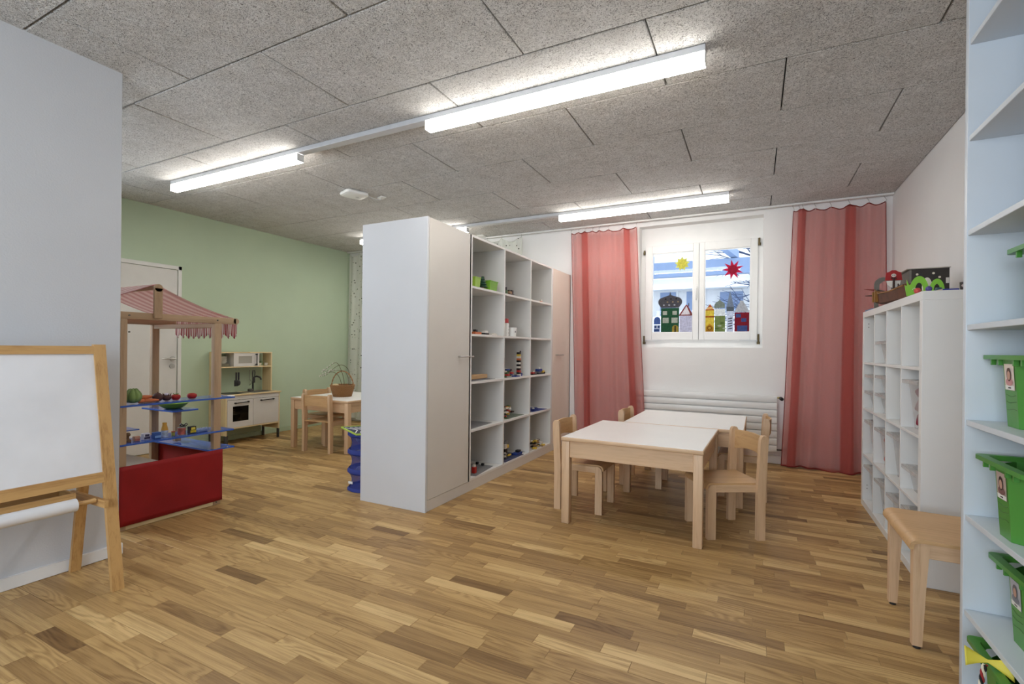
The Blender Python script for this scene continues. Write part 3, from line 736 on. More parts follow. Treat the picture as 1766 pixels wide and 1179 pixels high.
# ------------------------------------------------------------------ curtains, rail
def world_part(mb, name, mat, root):
    return mb.build(name, mat, root, tuple(-x for x in root.location))
tag(MB().b2((XG + .02, 5.655, H - .018), (XR - .004, 5.69, H - .0005), .002).build('curtain_rail', M_whiteplastic), 'thin white curtain rail along the ceiling at the window wall', 'curtain rail')
def curtain(name, label, top, bot, zt, zb, yc, folds, hooks, mat, hem, amp=.018, waves=7, flare=None):
    """cloth path: u goes along the width and doubles back at each fold (three layers)"""
    t = thing(name, label, 'curtain', ((bot[0] + bot[1]) / 2, yc, zb)); ctrl = [(0.0, 0.0)]
    for k, d in folds: ctrl += [(k + d, .0), (k + d + .002, .010), (k - d, .012), (k - d - .002, .022), (k + d, .024), (min(1, k + d + .05), .0)]
    ctrl.append((1.0, 0.0))
    ln = [0]
    for a, b in zip(ctrl, ctrl[1:]): ln.append(ln[-1] + max(.001, abs(b[0] - a[0])))
    tot = ln[-1]
    def path(s):
        s *= tot
        for i in range(len(ctrl) - 1):
            if s <= ln[i + 1] + 1e-9:
                f = (s - ln[i]) / (ln[i + 1] - ln[i]); a, b = ctrl[i], ctrl[i + 1]
                return a[0] + (b[0] - a[0]) * f, a[1] + (b[1] - a[1]) * f
        return ctrl[-1]
    hk = sorted(hooks)
    def sag(f):
        for a, b in zip(hk, hk[1:]):
            if a <= f <= b: return .022 * (b - a) / .15 * math.sin((f - a) / (b - a) * pi)
        return 0
    def P(s, v, off=0):
        f, yo = path(s); f = max(-.02, min(1.02, f))
        e = v ** .8
        x0 = top[0] + (bot[0] - top[0]) * v; x1 = top[1] + (bot[1] - top[1]) * v
        if flare: x0 += flare * math.sin(v * pi) * .5
        wob = math.sin(f * waves * 2 * pi + 1.3) * (.35 + .65 * e) + .28 * math.sin(f * waves * 3.1 * pi + 3 * v) + .35 * math.sin(f * 4.4 * pi + 2) * v
        z = zt - sag(f) * (1 - v) - (zt - zb) * v + (.012 * math.sin(f * 9) * v)
        return (x0 + (x1 - x0) * f + .010 * math.sin(3 * v + f * 5) * v, yc - yo + amp * wob - off, z)
    world_part(MB().grid(lambda a, b: P(a, b), 220, 36), 'cloth', mat, t)
    n = 90
    h = MB().tube([P(i / n, 0, .002) for i in range(n + 1)], .0055, 5); world_part(h, 'top_hem', hem, t)
    h = MB().tube([P(i / n, 1, .002) for i in range(n + 1)], .007, 5); world_part(h, 'bottom_hem', hem, t)
    for s in (0, 1): world_part(MB().tube([P(s, i / 24, .001) for i in range(25)], .0035, 5), 'side_hem', hem, t)
    for k in hk:
        x = top[0] + (top[1] - top[0]) * k
        world_part(MB().tube([(x, yc - .003, zt - .008), (x + .006, yc - .008, zt + .012), (x, yc - .004, zt + .028), (x - .004, yc + .02, zt + .045), (x, 5.672, H - .018)], .0022, 5), 'curtain_hook', M_metal, t)
    return t
curtain('red_curtain', 'red sheer curtain left of the window, beside the tall cupboard', (-2.015, -1.225), (-1.955, -1.10), 2.585, .02, 5.582,
        [(.215, .050), (.86, .040)], [0, .12, .22, .34, .44, .58, .80, .995], M_red_sheer, M_red_hem, amp=.026, waves=5.3)
curtain('red_curtain', 'red sheer curtain right of the window, in the room corner', (.335, 1.085), (.250, 1.125), 2.585, .012, 5.60,
        [(.10, .045), (.63, .055)], [0, .07, .11, .25, .42, .62, .82, .995], M_red_sheer, M_red_hem, amp=.026, waves=5.3)
curtain('sequin_curtain', 'white sheer curtain with silver dots beside the green wall', (-5.735, -5.05), (-5.80, -5.05), 2.63, .05, 5.65,
        [(.5, .04)], [0, .3, .6, .995], M_star_sheer, M_star_sheer, waves=4)
curtain('sequin_curtain', 'white sheer curtain with silver dots showing above the open shelves', (-3.45, -2.72), (-3.45, -2.72), 2.63, .05, 5.65,
        [(.45, .04)], [0, .3, .6, .995], M_star_sheer, M_star_sheer, waves=4)
# ------------------------------------------------------------------ radiator
def radiator():
    x0, x1, y = -1.288, .212, 5.64
    t = thing('radiator', 'white panel radiator of horizontal slats under the window', 'radiator', ((x0 + x1) / 2, y, .136))
    L = x1 - x0; n = 8; p = (.716 - .136) / n
    for i in range(n): MB().b2((-L / 2, 0, i * p), (L / 2, .016, (i + 1) * p - .007), .004, 2).build('slat', M_whiteplastic, t)
    for s in (-.42, 0, .42): MB().b2((s * L - .02, .016, .02), (s * L + .02, .098, n * p - .03)).build('wall_bracket', M_whiteplastic, t)
    MB().b2((-L / 2 + .004, .030, .01), (L / 2 - .004, .070, n * p - .01)).build('water_panel', M_whiteplastic, t)
    MB().cyl((L / 2 - .01, .03, .555), (L / 2 + .02, .03, .555), .009, seg=10).cyl((L / 2 + .02, .03, .555), (L / 2 + .03, .0, .553), .012, seg=10).build('valve', M_col('brass', (196, 180, 120), .4, metal=.6), t)
    MB().cyl((L / 2 + .033, -.002, .552), (L / 2 + .040, -.040, .548), .019, .017, seg=14).build('valve_knob', M_black, t)
    MB().tube([(L / 2 - .01, .03, .02), (L / 2 + .06, .03, .02), (L / 2 + .085, .05, .02), (L / 2 + .085, .099, .02)], .008).build('pipe', M_darkmetal, t)
radiator()
# ------------------------------------------------------------------ easel
def easel():
    t = thing('easel', 'wooden easel with a white drawing board and pencil tray at the left edge', 'easel', (-2.92, .88, 0))
    xa, xf, xr = -2.915, -2.705, -3.125; zt = 1.168
    def leg(x0, x1, y, w=.048, d=.022, top=zt):
        dx = (x1 - x0); b = MB()
        b.loft([[(x0 - d / 2, y - w / 2, 0), (x0 + d / 2, y - w / 2, 0), (x0 + d / 2, y + w / 2, 0), (x0 - d / 2, y + w / 2, 0)],
                [(x1 - d / 2, y - w / 2, top), (x1 + d / 2, y - w / 2, top), (x1 + d / 2, y + w / 2, top), (x1 - d / 2, y + w / 2, top)]], True, False)
        return b
    ya, yb = .545, 1.212
    for y in (ya, yb):
        world_part(leg(xf, xa + .012, y), 'front_leg', M_pine[2], t)
        world_part(leg(xr, xa - .014, y, .044, .020, 1.15), 'rear_leg', M_pine[2], t)
    def fx(z): return xf + (xa + .012 - xf) * z / zt
    def bar(z0, z1, y0, y1, off=0, th=.02): 
        return MB().loft([[(fx(z0) - th / 2 + off, y0, z0), (fx(z0) + th / 2 + off, y0, z0), (fx(z0) + th / 2 + off, y1, z0), (fx(z0) - th / 2 + off, y1, z0)],
                          [(fx(z1) - th / 2 + off, y0, z1), (fx(z1) + th / 2 + off, y0, z1), (fx(z1) + th / 2 + off, y1, z1), (fx(z1) - th / 2 + off, y1, z1)]], True, False)
    world_part(bar(1.122, 1.16, ya + .024, yb - .024), 'top_bar', M_pine[1], t)
    world_part(bar(.508, .556, ya + .024, yb - .024), 'bottom_bar', M_pine[1], t)
    world_part(bar(.556, 1.122, ya + .024, yb - .024, -.004, .008), 'drawing_board', paint('whiteboard', (.74, .75, .78), .25, .05, 5), t)
    # pencil tray between front and rear legs
    tx0, tx1, tz = -2.968, -2.815, .432
    tr = MB().b2((tx0, ya + .03, tz), (tx1, 1.085, tz + .006)); world_part(tr, 'tray_base', M_col('tray_red', (112, 48, 36), .6), t)
    for q in (((tx0, ya + .03, tz), (tx0 + .009, 1.085, tz + .045)), ((tx1 - .009, ya + .03, tz), (tx1, 1.085, tz + .045))): world_part(MB().b2(*q, bev=.001), 'tray_side', M_pine[1], t)
    world_part(MB().b2((tx0, 1.085, tz), (tx1, 1.094, tz + .045), .001), 'tray_end', M_pine[0], t)
    world_part(MB().b2((-3.07, 1.168, .395), (-2.73, 1.186, .432), .003, 2), 'cross_brace', M_pine[0], t)
    r = thing('paper_roll', 'white paper roll hanging under the easel tray', 'paper roll', (-2.80, .81, .425))
    MB().tube([(0, -.26, 0), (0, .278, 0)], .029, 24).build('roll', M_col('paper_roll_white', (214, 214, 216), .8), r)
    MB().tube([(0, .27, 0), (0, .352, 0)], .011, 12).build('rod', M_pine[1], r)
easel()
# ------------------------------------------------------------------ market stall
def stripes(name, axis=0, n=52):
    t = NT(name); ge = t.n.new('ShaderNodeTexCoord'); sp = t.n.new('ShaderNodeSeparateXYZ'); t.link(ge.outputs['Object'], sp.inputs[0])
    s = t.math('SINE', t.math('MULTIPLY', sp.outputs[axis], 2 * pi * n)); s2 = t.math('SINE', t.math('MULTIPLY', sp.outputs[axis], 2 * pi * n / 5))
    f = t.math('ADD', s, t.math('MULTIPLY', s2, .45))
    t.link(t.ramp(t.math('ADD', t.math('MULTIPLY', f, .5), .5), [(0, srgb(168, 48, 54)), (.42, srgb(176, 60, 64)), (.5, srgb(240, 232, 228)), (1, srgb(244, 238, 234))]), t.b.inputs['Base Color'])
    t.b.inputs['Roughness'].default_value = .9
    tl = t.node('ShaderNodeBsdfTranslucent'); mx = t.node('ShaderNodeMixShader'); mx.inputs[0].default_value = .6
    t.link(t.b.inputs['Base Color'].links[0].from_socket, tl.inputs[0]); t.link(t.b.outputs[0], mx.inputs[1]); t.link(tl.outputs[0], mx.inputs[2]); t.link(mx.outputs[0], t.n['Material Output'].inputs[0])
    return t.m
M_stripe = stripes('red_white_stripes')
def stall():
    xa, xb = -3.545, -4.36; t = thing('market_stall', 'toy market stall of wood with red cloth, blue shelves and striped canopy', 'toy stall', ((xa + xb) / 2, 1.85, 0)); P = .042
    W_ = lambda m, n, mat: world_part(m, n, mat, t)
    yf, yb_ = 2.195, 1.61
    for x in (xa, xb):
        for y, hw in ((yf, .026), (yb_ - .008, .019)): W_(MB().b2((x - P / 2, y - hw, 0), (x + P / 2, y + hw, 1.332), .004, 2), 'post', M_stall[2])
        o = MB().b2((x - .016, 1.24, 1.332), (x + .016, 2.335, 1.377), .003, 2); o.tube([(x - .016, 2.335, 1.3545), (x + .016, 2.335, 1.3545)], .0222, 20)
        W_(o, 'side_beam', M_stall[1])
        o = MB().b2((x + .016, 1.765, 1.345), (x + .034, 1.815, 1.545), .002); o.tube([(x + .016, 1.79, 1.545), (x + .034, 1.79, 1.545)], .025, 20)
        W_(o, 'ridge_post', M_stall[2])
    W_(MB().b2((xb, yf - .02, 1.30), (xa, yf + .012, 1.332), .003), 'front_beam', M_stall[0])
    W_(MB().b2((xb, yb_ - .02, 1.30), (xa, yb_ + .012, 1.332), .003), 'rear_beam', M_stall[0])
    W_(MB().b2((xb, 1.78, 1.535), (xa, 1.80, 1.56), .003), 'ridge_beam', M_stall[0])
    W_(MB().b2((-4.06, yf - .02, .42), (-4.02, yf + .025, .658), .004), 'short_post', M_stall[2])
    for y in (yf, yb_): W_(MB().b2((xb, y - .015, .0), (xa, y + .015, .03), .003), 'floor_rail', M_birch[0])
    for x in (xa, xb): W_(MB().b2((x - .016, yb_, 0), (x + .016, yf + .02, .030), .003), 'floor_rail', M_birch[1])
    M_redcloth = M_col('red_cloth', (150, 14, 18), .75, var=.12, nscale=5, bump=.15, bscale=9)
    def cloth(f, name):
        o = W_(MB().grid(f, 24, 12), name, M_redcloth); o.modifiers.new('thick', 'SOLIDIFY').thickness = .003
    wv = lambda a, b: .004 * math.sin(a * 9 + b * 7) * math.sin(b * pi)
    cloth(lambda a, b: (xa + .024 + wv(a, b), yb_ - .03 + a * (yf + .036 - yb_ + .03), .030 + b * .375), 'side_cloth')
    cloth(lambda a, b: (xa + .02 + a * (xb - xa - .04), yf + .034 + wv(a, b), .030 + b * .375), 'front_cloth')
    # inner board
    W_(MB().b2((xb + .06, yb_ + .03, .355), (xa - .03, 1.88, .372), .002), 'inner_board', paint('board_beige', srgb(196, 180, 160), .6))
    # acrylic shelves
    for nm, a, b in (('shelf_upper', (-3.74, 1.585, .775), (-3.52, 2.325, .787)), ('shelf_lower', (-3.74, 1.585, .531), (-3.52, 2.318, .543)),
                     ('shelf_bowl', (-4.40, 2.125, .654), (-3.965, 2.315, .666)), ('shelf_counter', (-4.40, 2.135, .400), (-3.522, 2.325, .412)), ('shelf_rear', (-4.38, 1.60, .549), (-4.00, 1.92, .557))):
        W_(MB().b2(a, b, .001), 'acrylic_shelf', M_acryl)
    for y in (2.235, 2.30): W_(MB().box((-3.59 if y < 2.25 else -3.53, y, .791), (.05, .03, .006), .002), 'shelf_clip', M_whiteplastic)
    # canopy: sagging slopes and a scalloped valance
    def slope(ye, sgn):
        return lambda a, b: (xb - .0 + a * (xa - xb), 1.79 + (ye - 1.79) * b, 1.572 - (1.572 - 1.372) * b - .02 * math.sin(b * pi))
    for nm, ye in (('canopy_front', 2.345), ('canopy_rear', 1.235)):
        o = W_(MB().grid(slope(ye, 1), 30, 14), nm, M_stripe); o.modifiers.new('thick', 'SOLIDIFY').thickness = .002
    for nm, ye in (('valance', 2.352), ('valance', 1.228)):
        def val(a, b, ye=ye):
            k = (a * 11) % 1; d = .108 + .040 * (1 - abs(2 * k - 1)) 
            return (xb + a * (xa - xb), ye + .006 * math.sin(a * 60) * b, 1.370 - b * d)
        o = W_(MB().grid(val, 132, 5), nm, M_stripe); o.modifiers.new('thick', 'SOLIDIFY').thickness = .002
    for x, y, z in ((xa + .022, 1.63, 1.355), (xa + .022, 1.63, 1.25), (xa + .022, 2.19, 1.355), (xa + .022, 2.19, .02)): W_(MB().cyl((x - .006, y, z), (x + .0015, y, z), .005, seg=10), 'screw', M_darkmetal)
stall()
def food():
    z1, z2, x = .788, .544, -3.585
    # cabbage
    t = thing('toy_cabbage', 'green toy cabbage at the left end of the upper blue shelf', 'toy vegetable', (x, 1.682, z1))
    mg = [M_col('cabbage_%d' % i, c, .7) for i, c in enumerate(((108, 136, 72), (128, 154, 90), (146, 168, 104)))]
    MB().ball((0, 0, .045), .043, (1, 1, 1)).build('head', mg[2], t)
    rn = random.Random(4)
    for k in range(7):
        a = k * 2.4; q = MB()
        def leaf(u, v, a=a):
            th = (u - .5) * 1.9; ph = -.9 + v * 2.1; r = .047 + .003 * math.sin(u * 14) * v + .006 * max(0, v - .85) * 8
            return (r * math.cos(ph) * math.cos(a + th), r * math.cos(ph) * math.sin(a + th), .046 + r * math.sin(ph))
        q.grid(leaf, 10, 8); o = q.build('leaf', mg[k % 2], t); o.modifiers.new('thick', 'SOLIDIFY').thickness = .002
    # carrots
    mc = M_col('carrot_orange', (196, 108, 62), .7)
    for lab, y, dx, dz, rz in (('orange toy carrot lying left in the carrot pile', 1.742, .0, .013, .4), ('orange toy carrot lying right in the carrot pile', 1.780, .012, .013, -.3), ('orange toy carrot resting on top of the other two', 1.762, -.01, .036, .1)):
        t = thing('toy_carrot', lab, 'toy vegetable', (x + dx, y, z1 + dz), pi / 2 + rz, 'toy carrots')
        MB().tube([(-.04, 0, 0), (-.034, 0, 0), (-.01, 0, 0), (.02, 0, 0), (.04, 0, 0), (.047, 0, -.002)], [.006, .013, .0135, .011, .006, .001], 12).build('root', mc, t)
        MB().tube([(-.04, 0, 0), (-.05, 0, .002)], .003, 6).build('stalk', mg[0], t)
    mb = M_col('beet_brown', (78, 44, 40), .7, var=.15, nscale=40)
    t = thing('toy_beetroot', 'dark brown round toy beetroot beside the carrots', 'toy vegetable', (x, 1.826, z1)); MB().ball((0, 0, .030), .030, (1, 1, 1.0)).build('bulb', mb, t); MB().tube([(0, 0, .058), (.002, 0, .066)], [.006, .002], 6).build('stub', mb, t)
    t = thing('toy_aubergine', 'dark purple-brown toy vegetable with spiky white crown', 'toy vegetable', (x, 1.882, z1)); MB().ball((0, 0, .022), .027, (1, 1, .8)).build('bulb', mb, t)
    MB().ball((0, 0, .044), .014, (1.2, 1.2, .8)).build('crown_ball', M_col('white_lilac', (214, 208, 224), .7), t)
    for k in range(5): MB().tube([(.02 * math.cos(k * 1.26), .02 * math.sin(k * 1.26), .034), (.026 * math.cos(k * 1.26), .026 * math.sin(k * 1.26), .055)], [.006, .0005], 6).build('spike', mb, t)
    mr = M_col('tomato_red', (178, 36, 28), .45)
    for lab, y, leafy in (('red toy tomato with green leaves beside the brown vegetables', 1.940, True), ('red smooth toy tomato standing alone on the upper shelf', 2.047, False)):
        t = thing('toy_tomato', lab, 'toy vegetable', (x, y, z1), 0, 'toy tomatoes')
        k = 1 if leafy else 1.1
        MB().lathe([(.004, .001), (.018 * k, .003), (.026 * k, .014), (.029 * k, .024), (.026 * k, .034), (.015, .040), (.004, .036)], seg=20).build('fruit', mr, t)
        if leafy:
            for j in range(5): MB().tube([(0, 0, .038), (.012 * math.cos(j * 1.26), .012 * math.sin(j * 1.26), .042), (.019 * math.cos(j * 1.26), .019 * math.sin(j * 1.26), .050)], [.004, .003, .0005], 5).build('leaf', mg[0], t)
    # bowl
    t = thing('green_bowl', 'shallow green bowl on the blue shelf below the vegetables', 'bowl', (-4.13, 2.215, .667))
    MB().lathe([(.035, 0), (.055, .002), (.085, .022), (.108, .045), (.105, .046), (.08, .024), (.052, .006), (.001, .005)], seg=28, caps=False).lathe([(.001, 0), (.036, 0)], caps=False).build('bowl', M_col('bowl_green', (118, 158, 44), .4), t)
    # groceries on the lower shelf
    wd = M_col('dark_wood_toy', (110, 80, 52), .5)
    t = thing('wooden_stamp', 'small brown wooden stamp-shaped toy at the left of the lower shelf', 'toy', (x, 1.655, z2)); MB().lathe([(.019, 0), (.019, .016), (.008, .020), (.007, .035), (.014, .042), (.015, .050), (.010, .060), (.001, .063)], seg=18).build('handle', wd, t)
    t = thing('toy_jar', 'small dark jar on the rear blue shelf', 'jar', (-4.08, 1.845, .558)); MB().lathe([(.022, 0), (.022, .07), (.018, .078)], seg=16).build('glass', M_col('jar_brown', (92, 60, 44), .3), t); MB().cyl((0, 0, .078), (0, 0, .09), .02).build('lid', wd, t)
    def carton(name, lab, y, d, cols, dx=0, rz=.1):
        t = thing(name, lab, 'toy grocery', (x + dx, y, z2), rz)
        MB().box((0, 0, d[2] / 2), d, .0015).build('carton', M_col('carton_%d_%d_%d' % cols[0], cols[0], .5), t)
        for j, c in enumerate(cols[1:]):
            MB().box((d[0] / 2 + .0006, 0, d[2] * (.3 + .4 * j)), (.001, d[1] * (.9 - .25 * j), d[2] * .34), 0).build('print', M_col('carton_%d_%d_%d' % c, c, .5), t)
        return t
    carton('toy_carton', 'small pinkish grocery carton next to the wooden stamp', 1.702, (.026, .032, .032), [(186, 138, 112), (170, 90, 80)])
    carton('toy_carton', 'white and navy grocery carton on the lower blue shelf', 1.757, (.03, .040, .042), [(206, 204, 216), (52, 46, 80), (40, 36, 66)])
    carton('toy_carton', 'bright blue grocery carton beside the yellow-topped bottle', 1.815, (.032, .042, .042), [(48, 86, 156), (120, 160, 210)], .01)
    t = thing('toy_bottle', 'small bottle with yellow top and blue-white label on the lower shelf', 'toy grocery', (x + .005, 1.868, z2))
    MB().lathe([(.021, 0), (.021, .045), (.020, .047)], seg=16).build('label', M_col('bottle_label', (164, 178, 206), .4, var=.4, nscale=60), t); MB().lathe([(.0205, .047), (.019, .058), (.012, .085), (.013, .092), (.013, .098), (.001, .099)], seg=16).build('top', M_col('bottle_yellow', (206, 156, 62), .35), t)
    t = thing('toy_can', 'tiny yellow-green tin with brown lid on the lower shelf', 'toy grocery', (x, 1.925, z2)); MB().lathe([(.011, 0), (.011, .024)], seg=14).build('tin', M_col('tin_green', (150, 150, 70), .4), t); MB().cyl((0, 0, .024), (0, 0, .031), .0115).build('lid', M_col('tin_lid', (150, 78, 44), .4), t)
    t = thing('toy_can', 'toy tin with a picture of red fruit on its label', 'toy grocery', (x + .01, 1.975, z2)); MB().lathe([(.024, .002), (.024, .050)], seg=20).build('label', M_col('tin_fruit', (170, 90, 80), .4, var=.6, nscale=45), t)
    for zz in (0, .05): MB().cyl((0, 0, zz), (0, 0, zz + .003), .0255, seg=20).build('tin_rim', M_metal, t)
    t = thing('black_bow', 'black ribbon bow between the two toy tins', 'bow', (x - .03, 2.010, z2)); 
    MB().cyl((0, 0, 0), (0, 0, .06), .006, seg=8).build('stem', M_black, t)
    for s in (-1, 1): MB().tube([(0, 0, .058), (0, s * .018, .070), (0, s * .026, .062), (0, s * .014, .052), (0, 0, .056)], .004, 6).build('loop', M_black, t)
    carton('toy_carton', 'black and yellow square grocery carton right of the bow', 2.043, (.03, .045, .050), [(32, 30, 26), (214, 190, 40), (226, 210, 80)], .01)
    t = thing('egg_carton', 'pale blue toy carton of little cups at the right end of the lower shelf', 'toy grocery', (x, 2.115, z2))
    MB().box((0, 0, .010), (.04, .075, .02), .004).build('tray', M_col('eggtray', (120, 140, 186), .5), t)
    for j in range(4): MB().ball((.012, -.027 + j * .018, .022), .0095, u=10, v=8).build('cup', M_col('eggcup', (150, 166, 206), .4), t)
food()
# ------------------------------------------------------------------ play kitchen
def kitchen():
    X0 = -5.80; y0, y1 = 3.505, 4.215; xf = -5.475
    t = thing('play_kitchen', 'white and birch play kitchen with microwave and oven by the green wall', 'toy kitchen', (X0, y0, 0)); W_ = lambda m, n, mat, par=None: (world_part(m, n, mat, t) if par is None else m.build(n, mat, par))
    B = M_birch
    for y in (y0, y1 - .015):
        W_(MB().b2((X0, y, .115), (xf, y + .015, .583), .001), 'side_panel', B[2])
        W_(MB().b2((X0, y, .597), (X0 + .17, y + .015, 1.083), .001), 'hutch_side', B[2])
        for xx in (X0 + .001, xf - .036):
            W_(MB().b2((xx, y, .0), (xx + .035, y + .03 if y == y0 else y + .015, .118), .001), 'foot', M_col('foot_grey', (70, 68, 64), .5))
    ct = W_(MB().b2((X0, y0 - .008, .583), (xf + .018, y1 + .012, .597), .002), 'countertop', B[1])
    W_(MB().b2((X0, y0 + .015, .19), (xf, y1 - .015, .205)), 'bottom_board', B[1])
    W_(MB().b2((X0, y0 + .015, .205), (X0 + .008, y1 - .015, .583)), 'back_board', paint('kitchen_back', (.62, .6, .55), .6))
    W_(MB().b2((X0, y0, 1.083), (X0 + .172, y1, 1.095), .001), 'hutch_top', B[1])
    W_(MB().b2((X0, y0 + .015, .905), (X0 + .17, y1 - .015, .918), .001), 'hutch_shelf', B[1])
    KW = paint('kitchen_white', (.66, .64, .60), .45, .02)
    W_(MB().b2((xf - .014, y0 + .012, .530), (xf, y1 - .012, .583), .001), 'front_strip', KW)
    mid = (y0 + y1) / 2 - .012
    # oven door with window
    od = MB(); a, b, z0, z1 = y0 + .02, mid - .002, .207, .526
    wy0, wy1, wz0, wz1 = a + .065, b - .055, .275, .455
    for q in (((a, z0), (wy0, z1)), ((wy1, z0), (b, z1)), ((wy0, z0), (wy1, wz0)), ((wy0, wz1), (wy1, z1))): od.b2((xf - .014, q[0][0], q[0][1]), (xf, q[1][0], q[1][1]))
    d1 = W_(od, 'oven_door', KW)
    def inner(m, n, mat, par): o = m.build(n, mat, par); return o
    inner(MB().b2((xf - .011, wy0, wz0), (xf - .007, wy1, wz1)), 'oven_window', glass('oven_glass', (.5, .48, .45)), d1)
    W_(MB().b2((xf - .20, wy0 - .03, wz0 + .078), (xf - .02, wy1 + .03, wz0 + .086)), 'oven_rack', paint('rack', (.55, .52, .48), .4))
    W_(MB().b2((xf - .25, a, .206), (xf - .245, b, .52)), 'oven_back', paint('oven_dark', (.03, .028, .025), .6))
    d2 = W_(MB().b2((xf - .014, mid + .002, z0), (xf, y1 - .014, z1), .002), 'cupboard_door', KW)
    def bar_handle(par, p, q):
        m = MB().tube([p, q], .006, 8)
        for e in (p, q): m.cyl((xf, e[1], e[2]) if abs(p[1] - q[1]) > .03 else (X0 + .17, e[1], e[2]), e, .009, seg=10).ball(e, .0105, u=10, v=8)
        inner(m, 'handle', M_col('handle_black', (36, 34, 30), .4), par)
    bar_handle(d1, (xf + .02, a + .09, .492), (xf + .02, b - .07, .498))
    bar_handle(d2, (xf + .02, mid + .10, .500), (xf + .02, y1 - .10, .504))
    # microwave
    my0, my1 = 3.70, 4.035
    W_(MB().b2((X0 + .005, my0, .918), (X0 + .165, my0 + .01, 1.083)), 'microwave_side', KW); W_(MB().b2((X0 + .005, my1 - .01, .918), (X0 + .165, my1, 1.083)), 'microwave_side', KW)
    mo = MB(); xf2 = X0 + .168
    u0, u1, v0, v1 = my0 + .06, my0 + .235, .955, 1.045
    for q in (((my0, .92), (u0, 1.08)), ((u1, .92), (my1, 1.08)), ((u0, .92), (u1, v0)), ((u0, v1), (u1, 1.08))): mo.b2((xf2 - .012, q[0][0], q[0][1]), (xf2, q[1][0], q[1][1]))
    d3 = W_(mo, 'microwave_door', KW)
    inner(MB().b2((xf2 - .010, u0, v0), (xf2 - .006, u1, v1)), 'microwave_window', paint('mw_screen', (.36, .34, .29), .3), d3)
    p, q = (xf2 + .02, my1 - .045, .938), (xf2 + .02, my1 - .045, 1.066)
    m = MB().tube([p, q], .006, 8)
    for e in (p, q): m.cyl((xf2, e[1], e[2]), e, .009, seg=10).ball(e, .0105, u=10, v=8)
    inner(m, 'handle', M_col('handle_black2', (36, 34, 30), .4), d3)
    W_(MB().b2((X0 + .04, y0 + .04, .597), (xf - .03, mid - .03, .600), .001), 'hob', M_black)
    s = MB().b2((X0 + .05, mid + .03, .597), (xf - .03, y1 - .05, .599), .001); W_(s, 'sink_rim', paint('sink_grey', (.10, .10, .09), .5))
    W_(MB().tube([(X0 + .07, 4.02, .597), (X0 + .07, 4.02, .72), (X0 + .075, 4.03, .77), (X0 + .10, 4.05, .785), (X0 + .13, 4.075, .77), (X0 + .14, 4.085, .74)], .010, 10), 'tap', M_black)
    W_(MB().lathe([(.030, 0), (.034, .018), (.03, .032), (.012, .035)], (X0 + .10, 3.965, .597), 14), 'tap_knob', M_darkmetal)
    for y in (3.76, 3.79, 3.93, 3.99): W_(MB().tube([(X0 + .12, y, .905), (X0 + .12, y, .885), (X0 + .125, y, .872), (X0 + .13, y, .880)], .0022, 6), 'hook', M_metal)
    def utensil(y, lab, kind):
        u = thing('toy_utensil', lab, 'utensil', (X0 + .126, y, .875), 0, 'toy kitchen utensils')
        if kind == 'ladle':
            MB().b2((-.003, -.011, -.125), (.003, .011, -.03), .002).build('handle', M_black, u); MB().ball((0, 0, -.16), .034, (.35, .75, 1.0)).build('head', M_black, u)
        elif kind == 'spatula':
            MB().b2((-.003, -.011, -.125), (.003, .011, -.03), .002).build('handle', M_black, u); MB().b2((-.003, -.026, -.20), (.003, .026, -.125), .006, 2).build('head', M_black, u)
        elif kind == 'whisk':
            MB().tube([(0, 0, -.005), (0, 0, -.12)], .003, 6).build('handle', M_darkmetal, u)
            for k in range(4): MB().tube([(.022 * math.sin(j / 8 * pi) * math.cos(k * .8), .03 * math.sin(j / 8 * pi) * math.sin(k * .8 + .4), -.12 - .08 * j / 8) for j in range(9)], .0015, 5).build('wire', M_darkmetal, u)
        else:
            MB().tube([(0, -.012, -.1), (0, -.016, -.04), (0, -.01, -.012), (0, .01, -.012), (0, .016, -.04), (0, .012, -.1)], .006, 8).build('handle', M_black, u)
            MB().b2((-.003, -.02, -.17), (.003, .02, -.1), .004).build('head', M_black, u)
        return u
    utensil(3.76, 'black toy spatula hanging left under the kitchen shelf', 'spatula'); utensil(3.79, 'black toy ladle hanging beside the spatula', 'ladle')
    utensil(3.93, 'thin metal whisk hanging above the toy sink', 'whisk'); utensil(3.99, 'black looped toy tongs hanging next to the tap', 'tongs')
    mw = M_col('crockery', (206, 204, 192), .4)
    zb = .919
    for i in range(4):
        t2 = thing('toy_plate', ['bottom plate of the toy plate stack', 'second plate from the bottom of the stack', 'third plate of the toy plate stack', 'top plate of the toy plate stack under the bowls'][i] + ' in the play kitchen', 'plate', (X0 + .09, 3.62, zb + i * .0085), 0, 'toy plates')
        MB().lathe([(.04, 0), (.062, .003), (.07, .008), (.066, .008), (.04, .003), (.001, .003)], seg=22, caps=False).lathe([(.001, 0), (.041, 0)], caps=False).build('dish', mw, t2)
    for i in range(3):
        t2 = thing('toy_bowl', ['lowest of three toy bowls on the plates', 'middle toy bowl of the pile', 'topmost toy bowl of the pile'][i] + ' in the play kitchen', 'bowl', (X0 + .09, 3.61, zb + .036 + i * .026), 0, 'toy bowls')
        MB().lathe([(.025, 0), (.035, .005), (.05, .034), (.046, .034), (.03, .006), (.001, .005)], seg=20, caps=False).lathe([(.001, 0), (.026, 0)], caps=False).build('dish', mw, t2)
